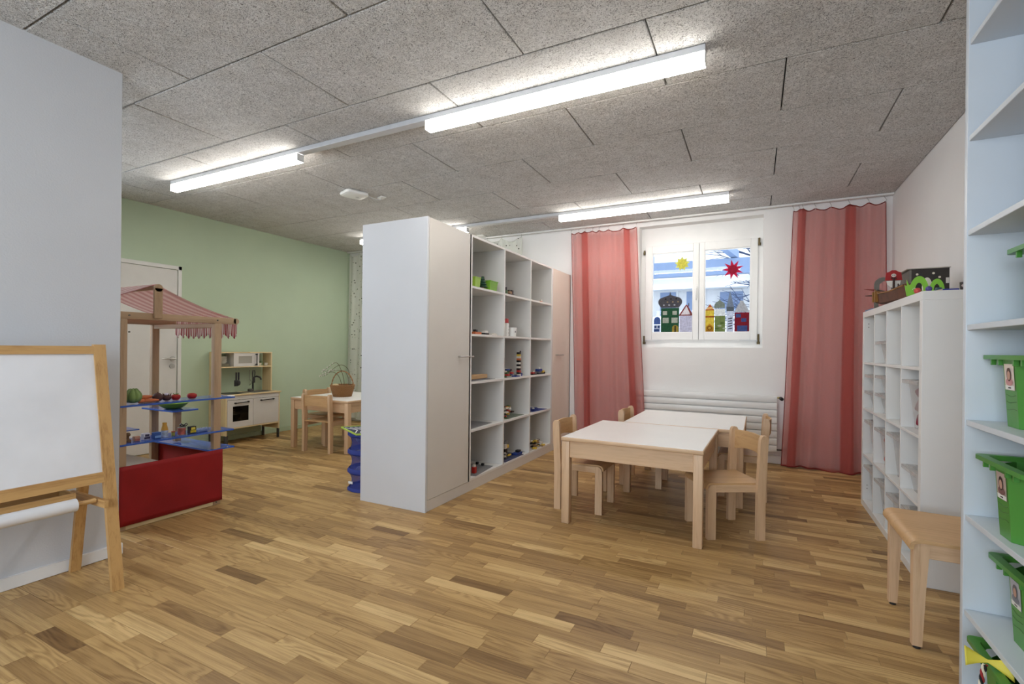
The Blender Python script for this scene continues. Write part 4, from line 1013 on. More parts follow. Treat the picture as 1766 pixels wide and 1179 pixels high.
    for lab, y, x_, c, h in (('green toy cup between two white ones in the play kitchen', 4.125, .08, (120, 138, 96), .055), ('white toy cup beside the microwave', 4.08, .11, (210, 206, 190), .035), ('white toy cup at the right end of the kitchen shelf', 4.170, .11, (210, 206, 190), .035)):
        t2 = thing('toy_cup', lab, 'cup', (X0 + x_, y, zb), 0, 'toy cups'); m_ = M_col('cup_%d' % c[0], c, .4)
        MB().lathe([(.015, 0), (.021, .004), (.024, h), (.021, h), (.018, .006), (.001, .005)], seg=18, caps=False).lathe([(.001, 0), (.016, 0)], caps=False).build('body', m_, t2)
        MB().tube([(.022, 0, h * .8), (.034, 0, h * .7), (.034, 0, h * .35), (.021, 0, h * .25)], .003, 6).build('handle', m_, t2)
    t2 = thing('toy_pan', 'dark toy saucepan standing on the oven rack', 'pan', (xf - .10, y0 + .13, wz0 + .087)); MB().lathe([(.035, 0), (.04, .004), (.042, .05), (.039, .05), (.036, .006), (.001, .005)], seg=18, caps=False).lathe([(.001, 0), (.036, 0)], caps=False).build('pot', M_metal, t2); MB().tube([(.04, 0, .04), (.06, .05, .042), (.07, .09, .042)], .005, 6).build('handle', M_black, t2)
kitchen()
# ------------------------------------------------------------------ basket and twigs on the left table
def basket():
    c = (-4.395, 4.235, .581); t = thing('wicker_basket', 'brown wicker basket with round handle on the left table', 'basket', c)
    mw = wood('wicker', srgb(150, 108, 64), srgb(96, 62, 32), 0, .6, 4)
    R = lambda z: .098 + .037 * (z / .13)
    wv = MB(); N = 28
    for k in range(13):
        z = .006 + k * .0098
        wv.tube([((R(z) + .0045 * (1 if (i + k) % 2 else -1)) * math.cos(2 * pi * i / (N * 2) * 1), (R(z) + .0045 * (1 if (i + k) % 2 else -1)) * math.sin(2 * pi * i / (N * 2) * 1), z) for i in range(N * 2)], .0052, 5, True)
    o = wv.build('weave', mw, t); o['kind'] = 'stuff'
    st = MB()
    for i in range(N): st.tube([(R(0) * math.cos(2 * pi * i / N), R(0) * math.sin(2 * pi * i / N), 0), (R(.13) * math.cos(2 * pi * i / N), R(.13) * math.sin(2 * pi * i / N), .134)], .003, 5)
    o = st.build('stakes', mw, t); o['kind'] = 'stuff'
    MB().cyl((0, 0, 0), (0, 0, .008), .099, seg=28).build('base', mw, t)
    for ph in (0, pi): 
        MB().tube([((.137 + .004 * math.cos(i * 1.4 + ph)) * math.cos(2 * pi * i / 72), (.137 + .004 * math.cos(i * 1.4 + ph)) * math.sin(2 * pi * i / 72), .134 + .004 * math.sin(i * 1.4 + ph)) for i in range(72)], .005, 5, True).build('rim_cane', mw, t)
    a0 = YAW
    for ph in (0, pi):
        MB().tube([((.130 * math.cos(u) + .003 * math.cos(i * .9 + ph)) * math.cos(a0), (.130 * math.cos(u)) * math.sin(a0) + .003 * math.cos(i * .9 + ph), .11 + .19 * math.sin(u) + .003 * math.sin(i * .9 + ph)) for i, u in ((j, pi * j / 48) for j in range(49))], .0045, 6).build('handle_cane', mw, t)
    tag(MB().ball((0, 0, 0), .035, (1.2, 1, .5)).build('bread_roll', M_col('bread', (214, 196, 150), .8), None, (c[0] - .05, c[1] - .06, c[2] + .135)), 'pale toy bread roll lying in the wicker basket', 'toy food')
    mt = M_col('twig_brown', (98, 88, 58), .7); mbud = M_col('catkin_grey', (206, 206, 196), .9)
    twigs = [('willow twig with catkins arching highest over the basket', [(.03, .0, .02), (.02, .0, .20), (-.02, -.03, .36), (-.06, -.06, .40), (-.11, -.11, .35), (-.15, -.17, .29)]),
             ('willow twig with catkins arching to the right then left', [(.07, .05, .02), (.07, .05, .22), (.05, .03, .33), (0, -.02, .375), (-.06, -.07, .34), (-.12, -.13, .26), (-.15, -.18, .24)]),
             ('willow twig with catkins bent low over the left side of the basket', [(.0, -.02, .02), (.0, -.02, .16), (-.03, -.05, .26), (-.08, -.10, .29), (-.13, -.16, .27), (-.16, -.20, .235)]),
             ('willow twig with catkins standing at the right inside the basket', [(.05, .06, .02), (.045, .05, .2), (.02, .02, .29), (-.03, -.03, .31), (-.09, -.09, .30), (-.14, -.16, .31)])]
    for lab, pts in twigs:
        g = thing('willow_twig', lab, 'twig', c, 0, 'willow twigs in the basket')
        # smooth the polyline
        sm = []
        for i in range(len(pts) - 1):
            p0, p1, p2, p3 = [Vector(pts[max(0, min(len(pts) - 1, k))]) for k in (i - 1, i, i + 1, i + 2)]
            for s in range(5):
                u = s / 5; sm.append(.5 * ((2 * p1) + (p2 - p0) * u + (2 * p0 - 5 * p1 + 4 * p2 - p3) * u * u + (3 * p1 - p0 - 3 * p2 + p3) * u ** 3))
        sm.append(Vector(pts[-1]))
        MB().tube(sm, [.0038 - .002 * i / len(sm) for i in range(len(sm))], 6).build('stem', mt, g)
        for q in sm[-9::2]: MB().ball(q + Vector((0, 0, .008)), .008, (.8, .8, 1.3), 8, 6).build('catkin', mbud, g)
basket()
# ------------------------------------------------------------------ blue hanging-net toy tower
def tower():
    t = thing('net_toy_bin', 'blue pop-up net bin with green-edged lid behind the white cupboard', 'toy bin', (-2.865, 3.06, 0)); mb = M_col('blue_band', (36, 52, 130), .7)
    zs = [0, .155, .31, .455]
    for i in range(3):
        a, b = zs[i], zs[i + 1]
        MB().lathe([(.165 - .028 * math.sin(k / 8 * pi), a + (b - a) * k / 8) for k in range(9)], seg=28, caps=False).build('net_section', M_mesh, t)
    for z in zs: MB().lathe([(.160, max(0, z - .018)), (.172, max(.004, z - .006)), (.172, z + .01), (.160, z + .026)], seg=28, caps=False).build('band', mb, t)
    MB().cyl((0, 0, 0), (0, 0, .006), .165, seg=28).build('base', mb, t)
    MB().b2((-.09, -.141, .055), (-.045, -.137, .075)).build('care_label', M_whiteplastic, t)
    ld = MB().box((0, 0, 0), (.25, .25, .010), .004).build('lid', M_col('lid_navy', (26, 34, 70), .7), t, (.004, -.072, .488), (.10, .06, 1.25))
    ml = M_col('lid_green', (168, 190, 70), .6)
    for q in (((-.135, -.135, -.006), (.135, -.123, .008)), ((-.135, .123, -.006), (.135, .135, .008)), ((-.135, -.123, -.006), (-.123, .123, .008)), ((.123, -.123, -.006), (.135, .123, .008))): MB().b2(*q, bev=.004).build('lid_piping', ml, ld)
    for k in range(5):
        for s in (-1, 1): MB().box((-.085 + k * .042, s * .045, .0055), (.009, .11, .0015), 0, Rz(s * .6)).build('chevron', M_whiteplastic, ld)
    rn = random.Random(2)
    for k in range(9):
        z = .06 + .045 * k; a = k * 2.1
        tag(MB().ball((0, 0, 0), .038, u=12, v=9).build('soft_ball', M_col('softball_%d' % (k % 3), ((190, 196, 220), (120, 140, 200), (170, 168, 176))[k % 3], .8), None, (-2.865 + .075 * math.cos(a), 3.06 + .075 * math.sin(a), z)), ['lowest', 'second lowest', 'third', 'fourth', 'middle', 'sixth', 'seventh', 'second highest', 'topmost'][k] + ' pale soft ball seen through the blue net bin', 'ball', 'soft balls in the net bin')
tower()
# ------------------------------------------------------------------ toys in the open shelf
BR = {'r': (176, 40, 34), 'b': (40, 62, 130), 'y': (214, 184, 70), 'w': (214, 210, 200), 'k': (30, 28, 28), 'g': (60, 96, 52), 'o': (190, 104, 60), 'a': (110, 110, 112), 't': (150, 120, 84)}
BM = {k: M_col('brick_%s' % k, v, .4) for k, v in BR.items()}
def bricks(name, label, loc, spec, rz=0, cat='toy bricks', grp='brick models in the open shelf'):
    """spec: (colour, x, y, z, sx, sy, sz) boxes with studs, one model moves as one"""
    t = thing(name, label, cat, loc, rz, grp)
    by = {}
    for c, *r in spec: by.setdefault(c, []).append(r)
    for c, rs in by.items():
        m = MB()
        for x, y, z, sx, sy, sz in rs:
            m.box((x, y, z + sz / 2), (sx, sy, sz), .0006)
            nx, ny = max(1, int(sx / .016)), max(1, int(sy / .016))
            if nx * ny <= 24:
                for i in range(nx):
                    for j in range(ny): m.cyl((x - sx / 2 + sx * (i + .5) / nx, y - sy / 2 + sy * (j + .5) / ny, z + sz), (x - sx / 2 + sx * (i + .5) / nx, y - sy / 2 + sy * (j + .5) / ny, z + sz + .002), .0035, seg=6)
        o = m.build('bricks', BM[c], t); o['kind'] = 'stuff'
    return t
def heap(seed, cols, n, rx, ry, hz):
    rn = random.Random(seed); out = []
    for k in range(n):
        f = k / n
        out.append((rn.choice(cols), rn.uniform(-rx, rx) * (1 - .5 * f), rn.uniform(-ry, ry) * (1 - .5 * f), f * hz, rn.choice((.016, .032, .032)), rn.choice((.016, .032, .048)), .0145))
    return out
R1, R2, R3, R4, R5 = 1.684, 1.289, .894, .498, .101
def open_tub(name, label, loc, sx, sy, h, mat, cat='box', grp=None, taper=.85):
    t = thing(name, label, cat, loc, 0, grp)
    def rg(k, z, i=0): return [(-sx / 2 * k + i, -sy / 2 * k + i, z), (sx / 2 * k - i, -sy / 2 * k + i, z), (sx / 2 * k - i, sy / 2 * k - i, z), (-sx / 2 * k + i, sy / 2 * k - i, z)]
    MB().loft([rg(taper, 0), rg(1, h), rg(1, h, .004), rg(taper, .004, .004)], True, False).build('body', mat, t)
    MB().loft([rg(1.0, h - .008), rg(1.06, h - .006), rg(1.06, h), rg(1.0, h + .001)], False, False).build('rim', mat, t)
    return t
mlg = M_col('lime_green', (150, 186, 66), .4)
open_tub('lime_tub', 'lime green tub at the left in the top left compartment', (-2.13, 3.495, R1), .09, .09, .085, mlg, grp='lime green tubs')
open_tub('lime_tub', 'lime green tub right of the toy fir tree, with a knob in front', (-2.13, 3.765, R1), .10, .14, .085, M_col('lime_green_b', (120, 172, 48), .4), grp='lime green tubs')
t = thing('toy_fir_tree', 'small dark green toy fir tree between two lime tubs', 'toy tree', (-2.11, 3.615, R1))
for k in range(4): MB().lathe([(.045 - .009 * k, .015 + .022 * k), (.012, .042 + .022 * k)], seg=12).build('tier', M_col('fir_green', (34, 70, 52), .6), t)
MB().cyl((0, 0, 0), (0, 0, .02), .01).build('trunk', BM['t'], t)
bricks('toy_figure', 'dark small figure at the left of the second top compartment', (-2.12, 4.065, R1), [('g', 0, 0, 0, .03, .03, .04), ('k', 0, 0, .04, .02, .02, .03)], cat='toy figure')
bricks('brick_vehicle', 'brown and black brick vehicle in the second top compartment', (-2.13, 4.175, R1), [('k', 0, 0, 0, .05, .10, .015), ('t', 0, -.02, .015, .04, .05, .025), ('k', 0, .03, .015, .03, .03, .04), ('w', 0, .04, .03, .02, .03, .012), ('k', 0, -.03, .04, .03, .02, .012)])
bricks('toy_figure', 'tiny pale pink toy in the third top compartment', (-2.12, 4.90, R1), [('o', 0, 0, 0, .03, .05, .012), ('w', 0, .01, .012, .02, .03, .02)], cat='toy figure')
bricks('brick_vehicle', 'orange and black toy train piece in the second row, left', (-2.12, 3.535, R2), [('o', 0, 0, 0, .04, .10, .02), ('k', 0, -.02, .02, .03, .03, .02)])
bricks('brick_vehicle', 'white and black toy wagon in the second row, left compartment', (-2.11, 3.665, R2), [('k', 0, 0, 0, .04, .07, .014), ('w', 0, .0, .014, .035, .05, .02)])
bricks('brick_vehicle', 'flat white toy track piece in the second row, left compartment', (-2.11, 3.79, R2), [('w', 0, 0, 0, .05, .10, .012), ('w', 0, .02, .012, .03, .03, .008)])
t = thing('glue_bottle', 'white dotted bottle with red cap in the second row', 'bottle', (-2.12, 4.085, R2)); MB().lathe([(.024, 0), (.025, .004), (.025, .115), (.018, .125)], seg=18).build('body', M_whiteplastic, t); MB().lathe([(.021, .125), (.021, .160), (.018, .166), (.001, .168)], seg=18).build('cap', M_col('cap_red', (186, 70, 72), .4), t)
for k in range(3): MB().cyl((.0235, .006 * (k - 1), .03 + .03 * k), (.0262, .0065 * (k - 1), .03 + .03 * k), .003, seg=8).build('dot', BM['k'], t)
t = thing('white_mug', 'white mug with dark print beside the red-capped bottle', 'mug', (-2.11, 4.195, R2)); MB().lathe([(.033, 0), (.036, .003), (.042, .085), (.039, .085), (.033, .006), (.001, .005)], seg=24, caps=False).lathe([(.001, 0), (.034, 0)], caps=False).build('body', M_whiteplastic, t); MB().tube([(0, .038, .07), (0, .06, .06), (0, .06, .03), (0, .037, .02)], .005, 8).build('handle', M_whiteplastic, t); MB().box((.0375, -.01, .045), (.003, .015, .018), .001).build('print', BM['k'], t)
tag(MB().b2((-.03, -.14, 0), (.03, .14, .038), .003).build('wooden_block', M_ply[1], None, (-2.20, 3.68, R3 + .006)), 'long beige wooden block on a grey plate, third row left', 'block')
def baseplate(label, loc, sx, sy, col, rz=0):
    m = MB().box((0, 0, .0015), (sx, sy, .003))
    for i in range(int(sx / .024)):
        for j in range(int(sy / .024)): m.cyl((-sx / 2 + .012 + i * .024, -sy / 2 + .012 + j * .024, .003), (-sx / 2 + .012 + i * .024, -sy / 2 + .012 + j * .024, .0048), .006, seg=6)
    o = m.build('building_plate', col, None, loc, (0, 0, rz)); return tag(o, label, 'building plate', 'building plates in the open shelf')
mgr = M_col('plate_grey', (120, 120, 122), .5)
baseplate('grey building plate under the wooden block', (-2.30, 3.63, R3), .40, .42, mgr)
baseplate('empty grey building plate in the fourth row, left compartment', (-2.30, 3.62, R4), .38, .38, mgr, .04)
baseplate('grey building plate with a red figure in the bottom left compartment', (-2.29, 3.63, R5), .40, .38, mgr, .12)
baseplate('grey-green building plate under the colourful model, fourth row', (-2.27, 4.28, R4), .34, .36, M_col('plate_greygreen', (108, 118, 104), .5))
baseplate('dark blue building plate in the fourth row, right compartment', (-2.22, 4.86, R4), .26, .32, M_col('plate_blue', (40, 52, 120), .5), -.1)
baseplate('dark blue-grey building plate in the bottom middle compartment', (-2.26, 4.22, R5), .36, .40, M_col('plate_bluegrey', (70, 76, 104), .5))
bricks('brick_vehicle', 'blue flat brick boat on the dark blue plate', (-2.15, 4.82, R4 + .006), [('b', 0, 0, 0, .05, .12, .012), ('w', 0, -.02, .012, .02, .03, .01), ('b', 0, .03, .012, .03, .05, .01)])
bricks('toy_figure', 'small red figure on the grey plate in the bottom left compartment', (-2.13, 3.535, R5 + .006), [('r', 0, 0, 0, .032, .032, .05), ('w', 0, 0, .05, .02, .02, .02)], cat='toy figure')
for i, (x, y) in enumerate(((-2.27, 3.82), (-2.20, 3.80))): bricks('toy_figure', ['tiny black brick at the back of the bottom grey plate', 'tiny black brick at the right of the bottom grey plate'][i], (x, y, R5 + .006), [('k', 0, 0, 0, .022, .022, .018)], cat='toy brick')
bricks('brick_model', 'low colourful brick model in the third row beside the tower', (-2.14, 4.13, R3), heap(3, 'rgkbw', 26, .05, .07, .07) + [('k', -.02, -.05, .03, .012, .012, .09), ('g', .0, .03, .05, .03, .03, .03)])
bricks('brick_vehicle', 'flat blue brick base in front of the brick tower', (-2.10, 4.26, R3), [('b', 0, 0, 0, .05, .09, .012), ('k', 0, 0, .012, .02, .03, .008)])
tw = [(c, 0, 0, .02 * k, .034, .034, .0195) for k, c in enumerate('wkrkwkwkowyk')] + [('b', .0, .035, 0, .034, .034, .03), ('r', 0, .03, .03, .02, .02, .016), ('k', .01, .015, .235, .012, .012, .02)]
bricks('brick_tower', 'tall thin tower of black, white and red bricks in the third row', (-2.13, 4.385, R3), tw)
bricks('brick_vehicle', 'red and grey brick car at the left of the third row, right compartment', (-2.12, 4.72, R3), [('k', 0, 0, 0, .05, .11, .012), ('r', 0, -.02, .012, .04, .05, .014), ('a', 0, .03, .012, .04, .04, .02), ('w', 0, 0, .026, .02, .03, .012)])
bricks('brick_vehicle', 'blue and yellow brick truck in the third row, right compartment', (-2.12, 4.90, R3), [('k', 0, 0, 0, .05, .18, .014), ('b', 0, -.03, .03, .05, .08, .025), ('a', 0, -.04, .014, .04, .06, .016), ('y', 0, .06, .014, .045, .06, .022), ('w', 0, -.03, .055, .025, .03, .02), ('k', .02, .07, .002, .02, .02, .02)])
bricks('brick_model', 'colourful round brick model on the grey-green plate, fourth row', (-2.16, 4.15, R4 + .006), heap(5, 'rkywog', 40, .06, .09, .10))
bricks('brick_model', 'black and cream brick robot on the blue-grey plate, bottom row', (-2.16, 4.14, R5 + .006), heap(8, 'kwya', 26, .05, .06, .05) + [('k', 0, 0, .05, .05, .05, .05), ('y', .01, .02, .10, .04, .05, .03), ('w', .02, -.02, .10, .03, .04, .04), ('a', 0, 0, .14, .04, .05, .03)])
bricks('brick_vehicle', 'dark blue brick car at the right of the blue-grey plate', (-2.13, 4.37, R5 + .006), [('b', 0, 0, 0, .06, .12, .02), ('k', 0, .02, .02, .04, .05, .02)])
bricks('brick_model', 'dark pile of black and cream bricks in the bottom right compartment', (-2.13, 4.80, R5), heap(11, 'kkwty', 44, .06, .12, .07))
# ------------------------------------------------------------------ toys on top of the cube shelf
def shelf_top():
    zt = 1.479
    # toy castle tower box
    t = thing('toy_castle', 'dark grey cardboard castle building with small windows on the cube shelf', 'toy castle', (.952, 3.78, zt), -.02)
    gb = M_col('castle_dark', (52, 46, 42), .8, var=.2, nscale=25); gl = M_col('castle_grey', (112, 106, 98), .8, var=.12, nscale=25)
    MB().b2((-.09, -.010, 0), (.09, 0, .205)).build('front_wall', gb, t); MB().b2((-.10, -.010, 0), (-.09, .24, .200)).build('side_wall', gl, t); MB().b2((.08, 0, 0), (.09, .24, .200)).build('side_wall', gb, t); MB().b2((-.09, .23, 0), (.08, .24, .200)).build('rear_wall', gl, t)
    MB().b2((-.115, -.016, .205), (.095, .25, .210), .001).build('roof', M_col('castle_roof', (176, 170, 160), .8), t)
    for x, z in ((-.063, .172), (.015, .175), (.044, .150), (-.045, .172), (-.07, .138)): MB().cyl((x, -.0105, z), (x, -.012, z), .0065, seg=12).build('round_window', M_col('window_cream', (206, 196, 176), .7) if x != -.045 else M_black, t)
    MB().b2((.073, -.0125, .112), (.088, -.0105, .145)).build('torn_window', M_col('torn_pale', (206, 200, 192), .8), t)
    # grey arch behind the ship
    t = thing('toy_arch', 'grey cardboard arch gate behind the pirate ship', 'toy castle', (.845, 4.30, zt), -.05)
    n = 12; out = [(-.075, 0), (-.075, .18)] + [(-.075 + .05 * (1 - math.cos(k / n * pi / 2)), .18 + .05 * math.sin(k / n * pi / 2)) for k in range(1, n)] + [(.085, .24), (.085, 0), (.022, 0), (.022, .205), (-.02, .205), (-.045, .18), (-.050, 0)]
    MB().prism(out, lambda a, b, h: (a, h, b), -.008, .008).build('gate', gl, t)
    # pirate ship lying along the front edge, bow towards the window
    t = thing('toy_pirate_ship', 'brown cardboard toy pirate ship with a red skull flag on the cube shelf', 'toy ship', (.783, 3.87, zt), pi / 2 + .14)
    br = M_col('ship_brown', (88, 50, 28), .7, var=.25, nscale=18); dk = M_col('ship_dark', (56, 30, 20), .7, var=.2, nscale=18); go = M_col('ship_ochre', (140, 96, 40), .7)
    secs = []
    for k in range(13):
        u = k / 12 * 2 - 1; w = .042 * (1 - max(0, u) ** 2 * .85) * (1 - max(0, -u) ** 4 * .35); zb_ = .004 + .03 * max(0, u) ** 2; zt_ = .070 + .050 * u * u - (.02 if u < -.6 else 0); x = u * .26
        secs.append([(x, -w, zt_), (x, -w * .75, zb_ + .012), (x, 0, zb_), (x, w * .75, zb_ + .012), (x, w, zt_)])
    MB().loft(secs, True, False).build('hull', br, t)
    MB().tube([(.24, .01, .12), (.30, .055, .135)], [.007, .002], 6).build('bowsprit', M_col('sprit_red', (120, 36, 30), .7), t)
    MB().tube([(.22, .02, .08), (.26, .06, .083)], [.006, .002], 6).build('ram', dk, t)
    for y in (-1, 1): MB().tube([(-.25, y * .030, .092), (-.10, y * .043, .076), (.10, y * .040, .082), (.25, y * .010, .122)], .0045, 6).build('rail', go if y > 0 else dk, t)
    for x in (.17, .13): MB().b2((x, .018, .03), (x + .012, .046, .100)).build('bow_strap', go, t)
    MB().b2((-.24, -.025, .07), (-.15, .025, .100), .003).build('stern_cabin', dk, t)
    MB().cyl((-.042, .004, .03), (-.040, .002, .160), .006, seg=8).build('mast', dk, t)
    MB().cyl((-.10, 0, .03), (-.10, 0, .12), .004, seg=8).build('rear_mast', dk, t)
    ax = -.030
    fr = MB().prism([(-.046, .150), (.046, .150), (.040, .200), (.024, .205), (.010, .215), (-.010, .215), (-.024, .205), (-.040, .200)], lambda a, b, h: (ax + h, a, b), -.002, .002).build('red_sail', M_col('sail_red', (160, 34, 34), .7), t)
    MB().ball((ax - .0025, 0, .182), .013, (.12, 1, .85), 14, 10).build('emblem_skull', M_col('skull_white', (222, 214, 204), .7), fr)
    for y in (-.005, .005): MB().ball((ax - .0042, y, .183), .0032, (.2, 1, 1), 8, 6).build('emblem_eye', M_black, fr)
    for q in (-1, 1): MB().box((ax - .0026, 0, .165), (.001, .036, .004), 0, Rx(q * .35)).build('emblem_bone', BM['k'], fr)
    MB().prism([(-.038, .148), (-.034, .125), (-.018, .108), (0, .102), (.018, .108), (.034, .125), (.038, .148)], lambda a, b, h: (ax + h, a, b), -.0015, .0015).build('white_sail', M_col('sail_white', (224, 216, 204), .7), t)
    # blue sea base piece
    tag(MB().prism([(-.12, -.03), (.10, -.035), (.13, 0), (.10, .035), (-.12, .03)], lambda a, b, h: (a, b, h), 0, .008).build('blue_sea_board', M_col('sea_blue', (70, 110, 150), .6), None, (.785, 4.40, zt), (0, 0, pi / 2)), 'blue cardboard sea piece under the ship bow at the shelf end', 'toy')
    # green dragon
    g = M_col('dragon_green', (122, 182, 48), .6)
    t = thing('toy_dragon', 'bright green cardboard dragon with two humps in front of the castle', 'toy dragon', (.822, 3.33, zt), -.05)
    t.scale = (.62, .8, 1.2)
    def hump(cx, r, w): 
        n = 14; o_ = [(cx + r * math.cos(pi - pi * k / n), r * 1.05 * math.sin(pi * k / n) + .02) for k in range(n + 1)]; i_ = [(cx + (r - w) * .8 * math.cos(pi * k / n), (r - w) * 1.05 * math.sin(pi * k / n) + .02) for k in range(n + 1)]
        return [(cx - r, 0)] + o_ + [(cx + r, 0), (cx + (r - w) * .8, 0)] + i_ + [(cx - (r - w) * .8, 0)]
    MB().prism(hump(-.045, .065, .028), lambda a, b, h: (a, h, b), -.005, .005).build('hump', g, t)
    MB().prism(hump(.075, .050, .022), lambda a, b, h: (a, h, b), -.005, .005).build('hump', g, t)
    MB().prism([(-.13, 0), (-.145, .05), (-.128, .045), (-.132, .075), (-.115, .05), (-.09, .055), (-.07, .03), (-.07, 0)], lambda a, b, h: (a, h, b), -.004, .004).build('tail', g, t)
    MB().b2((-.13, -.006, 0), (.12, .006, .022)).build('body', g, t)
    tag(MB().ball((0, 0, 0), .054, (.42, .2, 1)).build('white_disc', M_col('disc_white', (222, 214, 204), .7), None, (.850, 3.42, zt + .054)), 'white round piece between the dragon humps and the castle', 'toy')
    tag(MB().ball((0, 0, .016), .016, u=14, v=10).build('toy_ball', M_col('ball_red', (196, 70, 66), .5), None, (.765, 3.235, zt)), 'small red ball at the shelf edge below the ship', 'ball')
    tag(MB().ball((0, 0, .014), .014, u=14, v=10).build('toy_ball', M_col('ball_purple', (74, 64, 130), .4), None, (.785, 3.13, zt)), 'small purple ball at the shelf corner', 'ball')
    t = thing('toy_goblet', 'small dark teal barrel under the green dragon hump', 'toy', (.842, 3.20, zt)); MB().lathe([(.012, 0), (.017, .012), (.012, .026), (.001, .027)], seg=14).build('barrel', M_col('teal_dark', (48, 76, 84), .5), t)
    for i in range(4):
        t = thing('blue_pencil', ['front', 'second', 'third', 'rear'][i] + ' blue pencil in the little row on the cube shelf', 'pencil', (.862, 3.11 + .011 * i, zt + .005), .06, 'blue pencils')
        MB().cyl((-.03, 0, 0), (.035, 0, 0), .0048, seg=6).build('shaft', M_col('pencil_blue', (44, 52, 140), .4), t); MB().cyl((-.03, 0, 0), (-.046, 0, 0), .0048, .0006, seg=6).build('tip', M_col('pencil_wood', (190, 170, 140), .6), t)
    t = thing('toy_mug', 'small dark mug with pale pattern at the right end of the cube shelf', 'mug', (.925, 3.125, zt)); MB().lathe([(.014, 0), (.02, .004), (.022, .04), (.019, .04), (.017, .006), (.001, .005)], seg=16, caps=False).build('body', M_col('mug_dark', (54, 44, 44), .4, var=.5, nscale=60), t)
    for k in range(3): MB().ball((-.015 + .01 * k, -.0195 + .002 * abs(k - 1), .022), .006, (1, .3, 1), 8, 6).build('spot', M_col('mug_spot', (190, 170, 164), .5), t)
    t = thing('wire_loop', 'thin white wire loop lying at the shelf edge beside the ship', 'toy', (.765, 3.30, zt)); MB().tube([(0, .06 * math.cos(k / 12 * pi), .002 + .035 * math.sin(k / 12 * pi)) for k in range(13)], .0015, 5).build('wire', M_whiteplastic, t)
shelf_top()
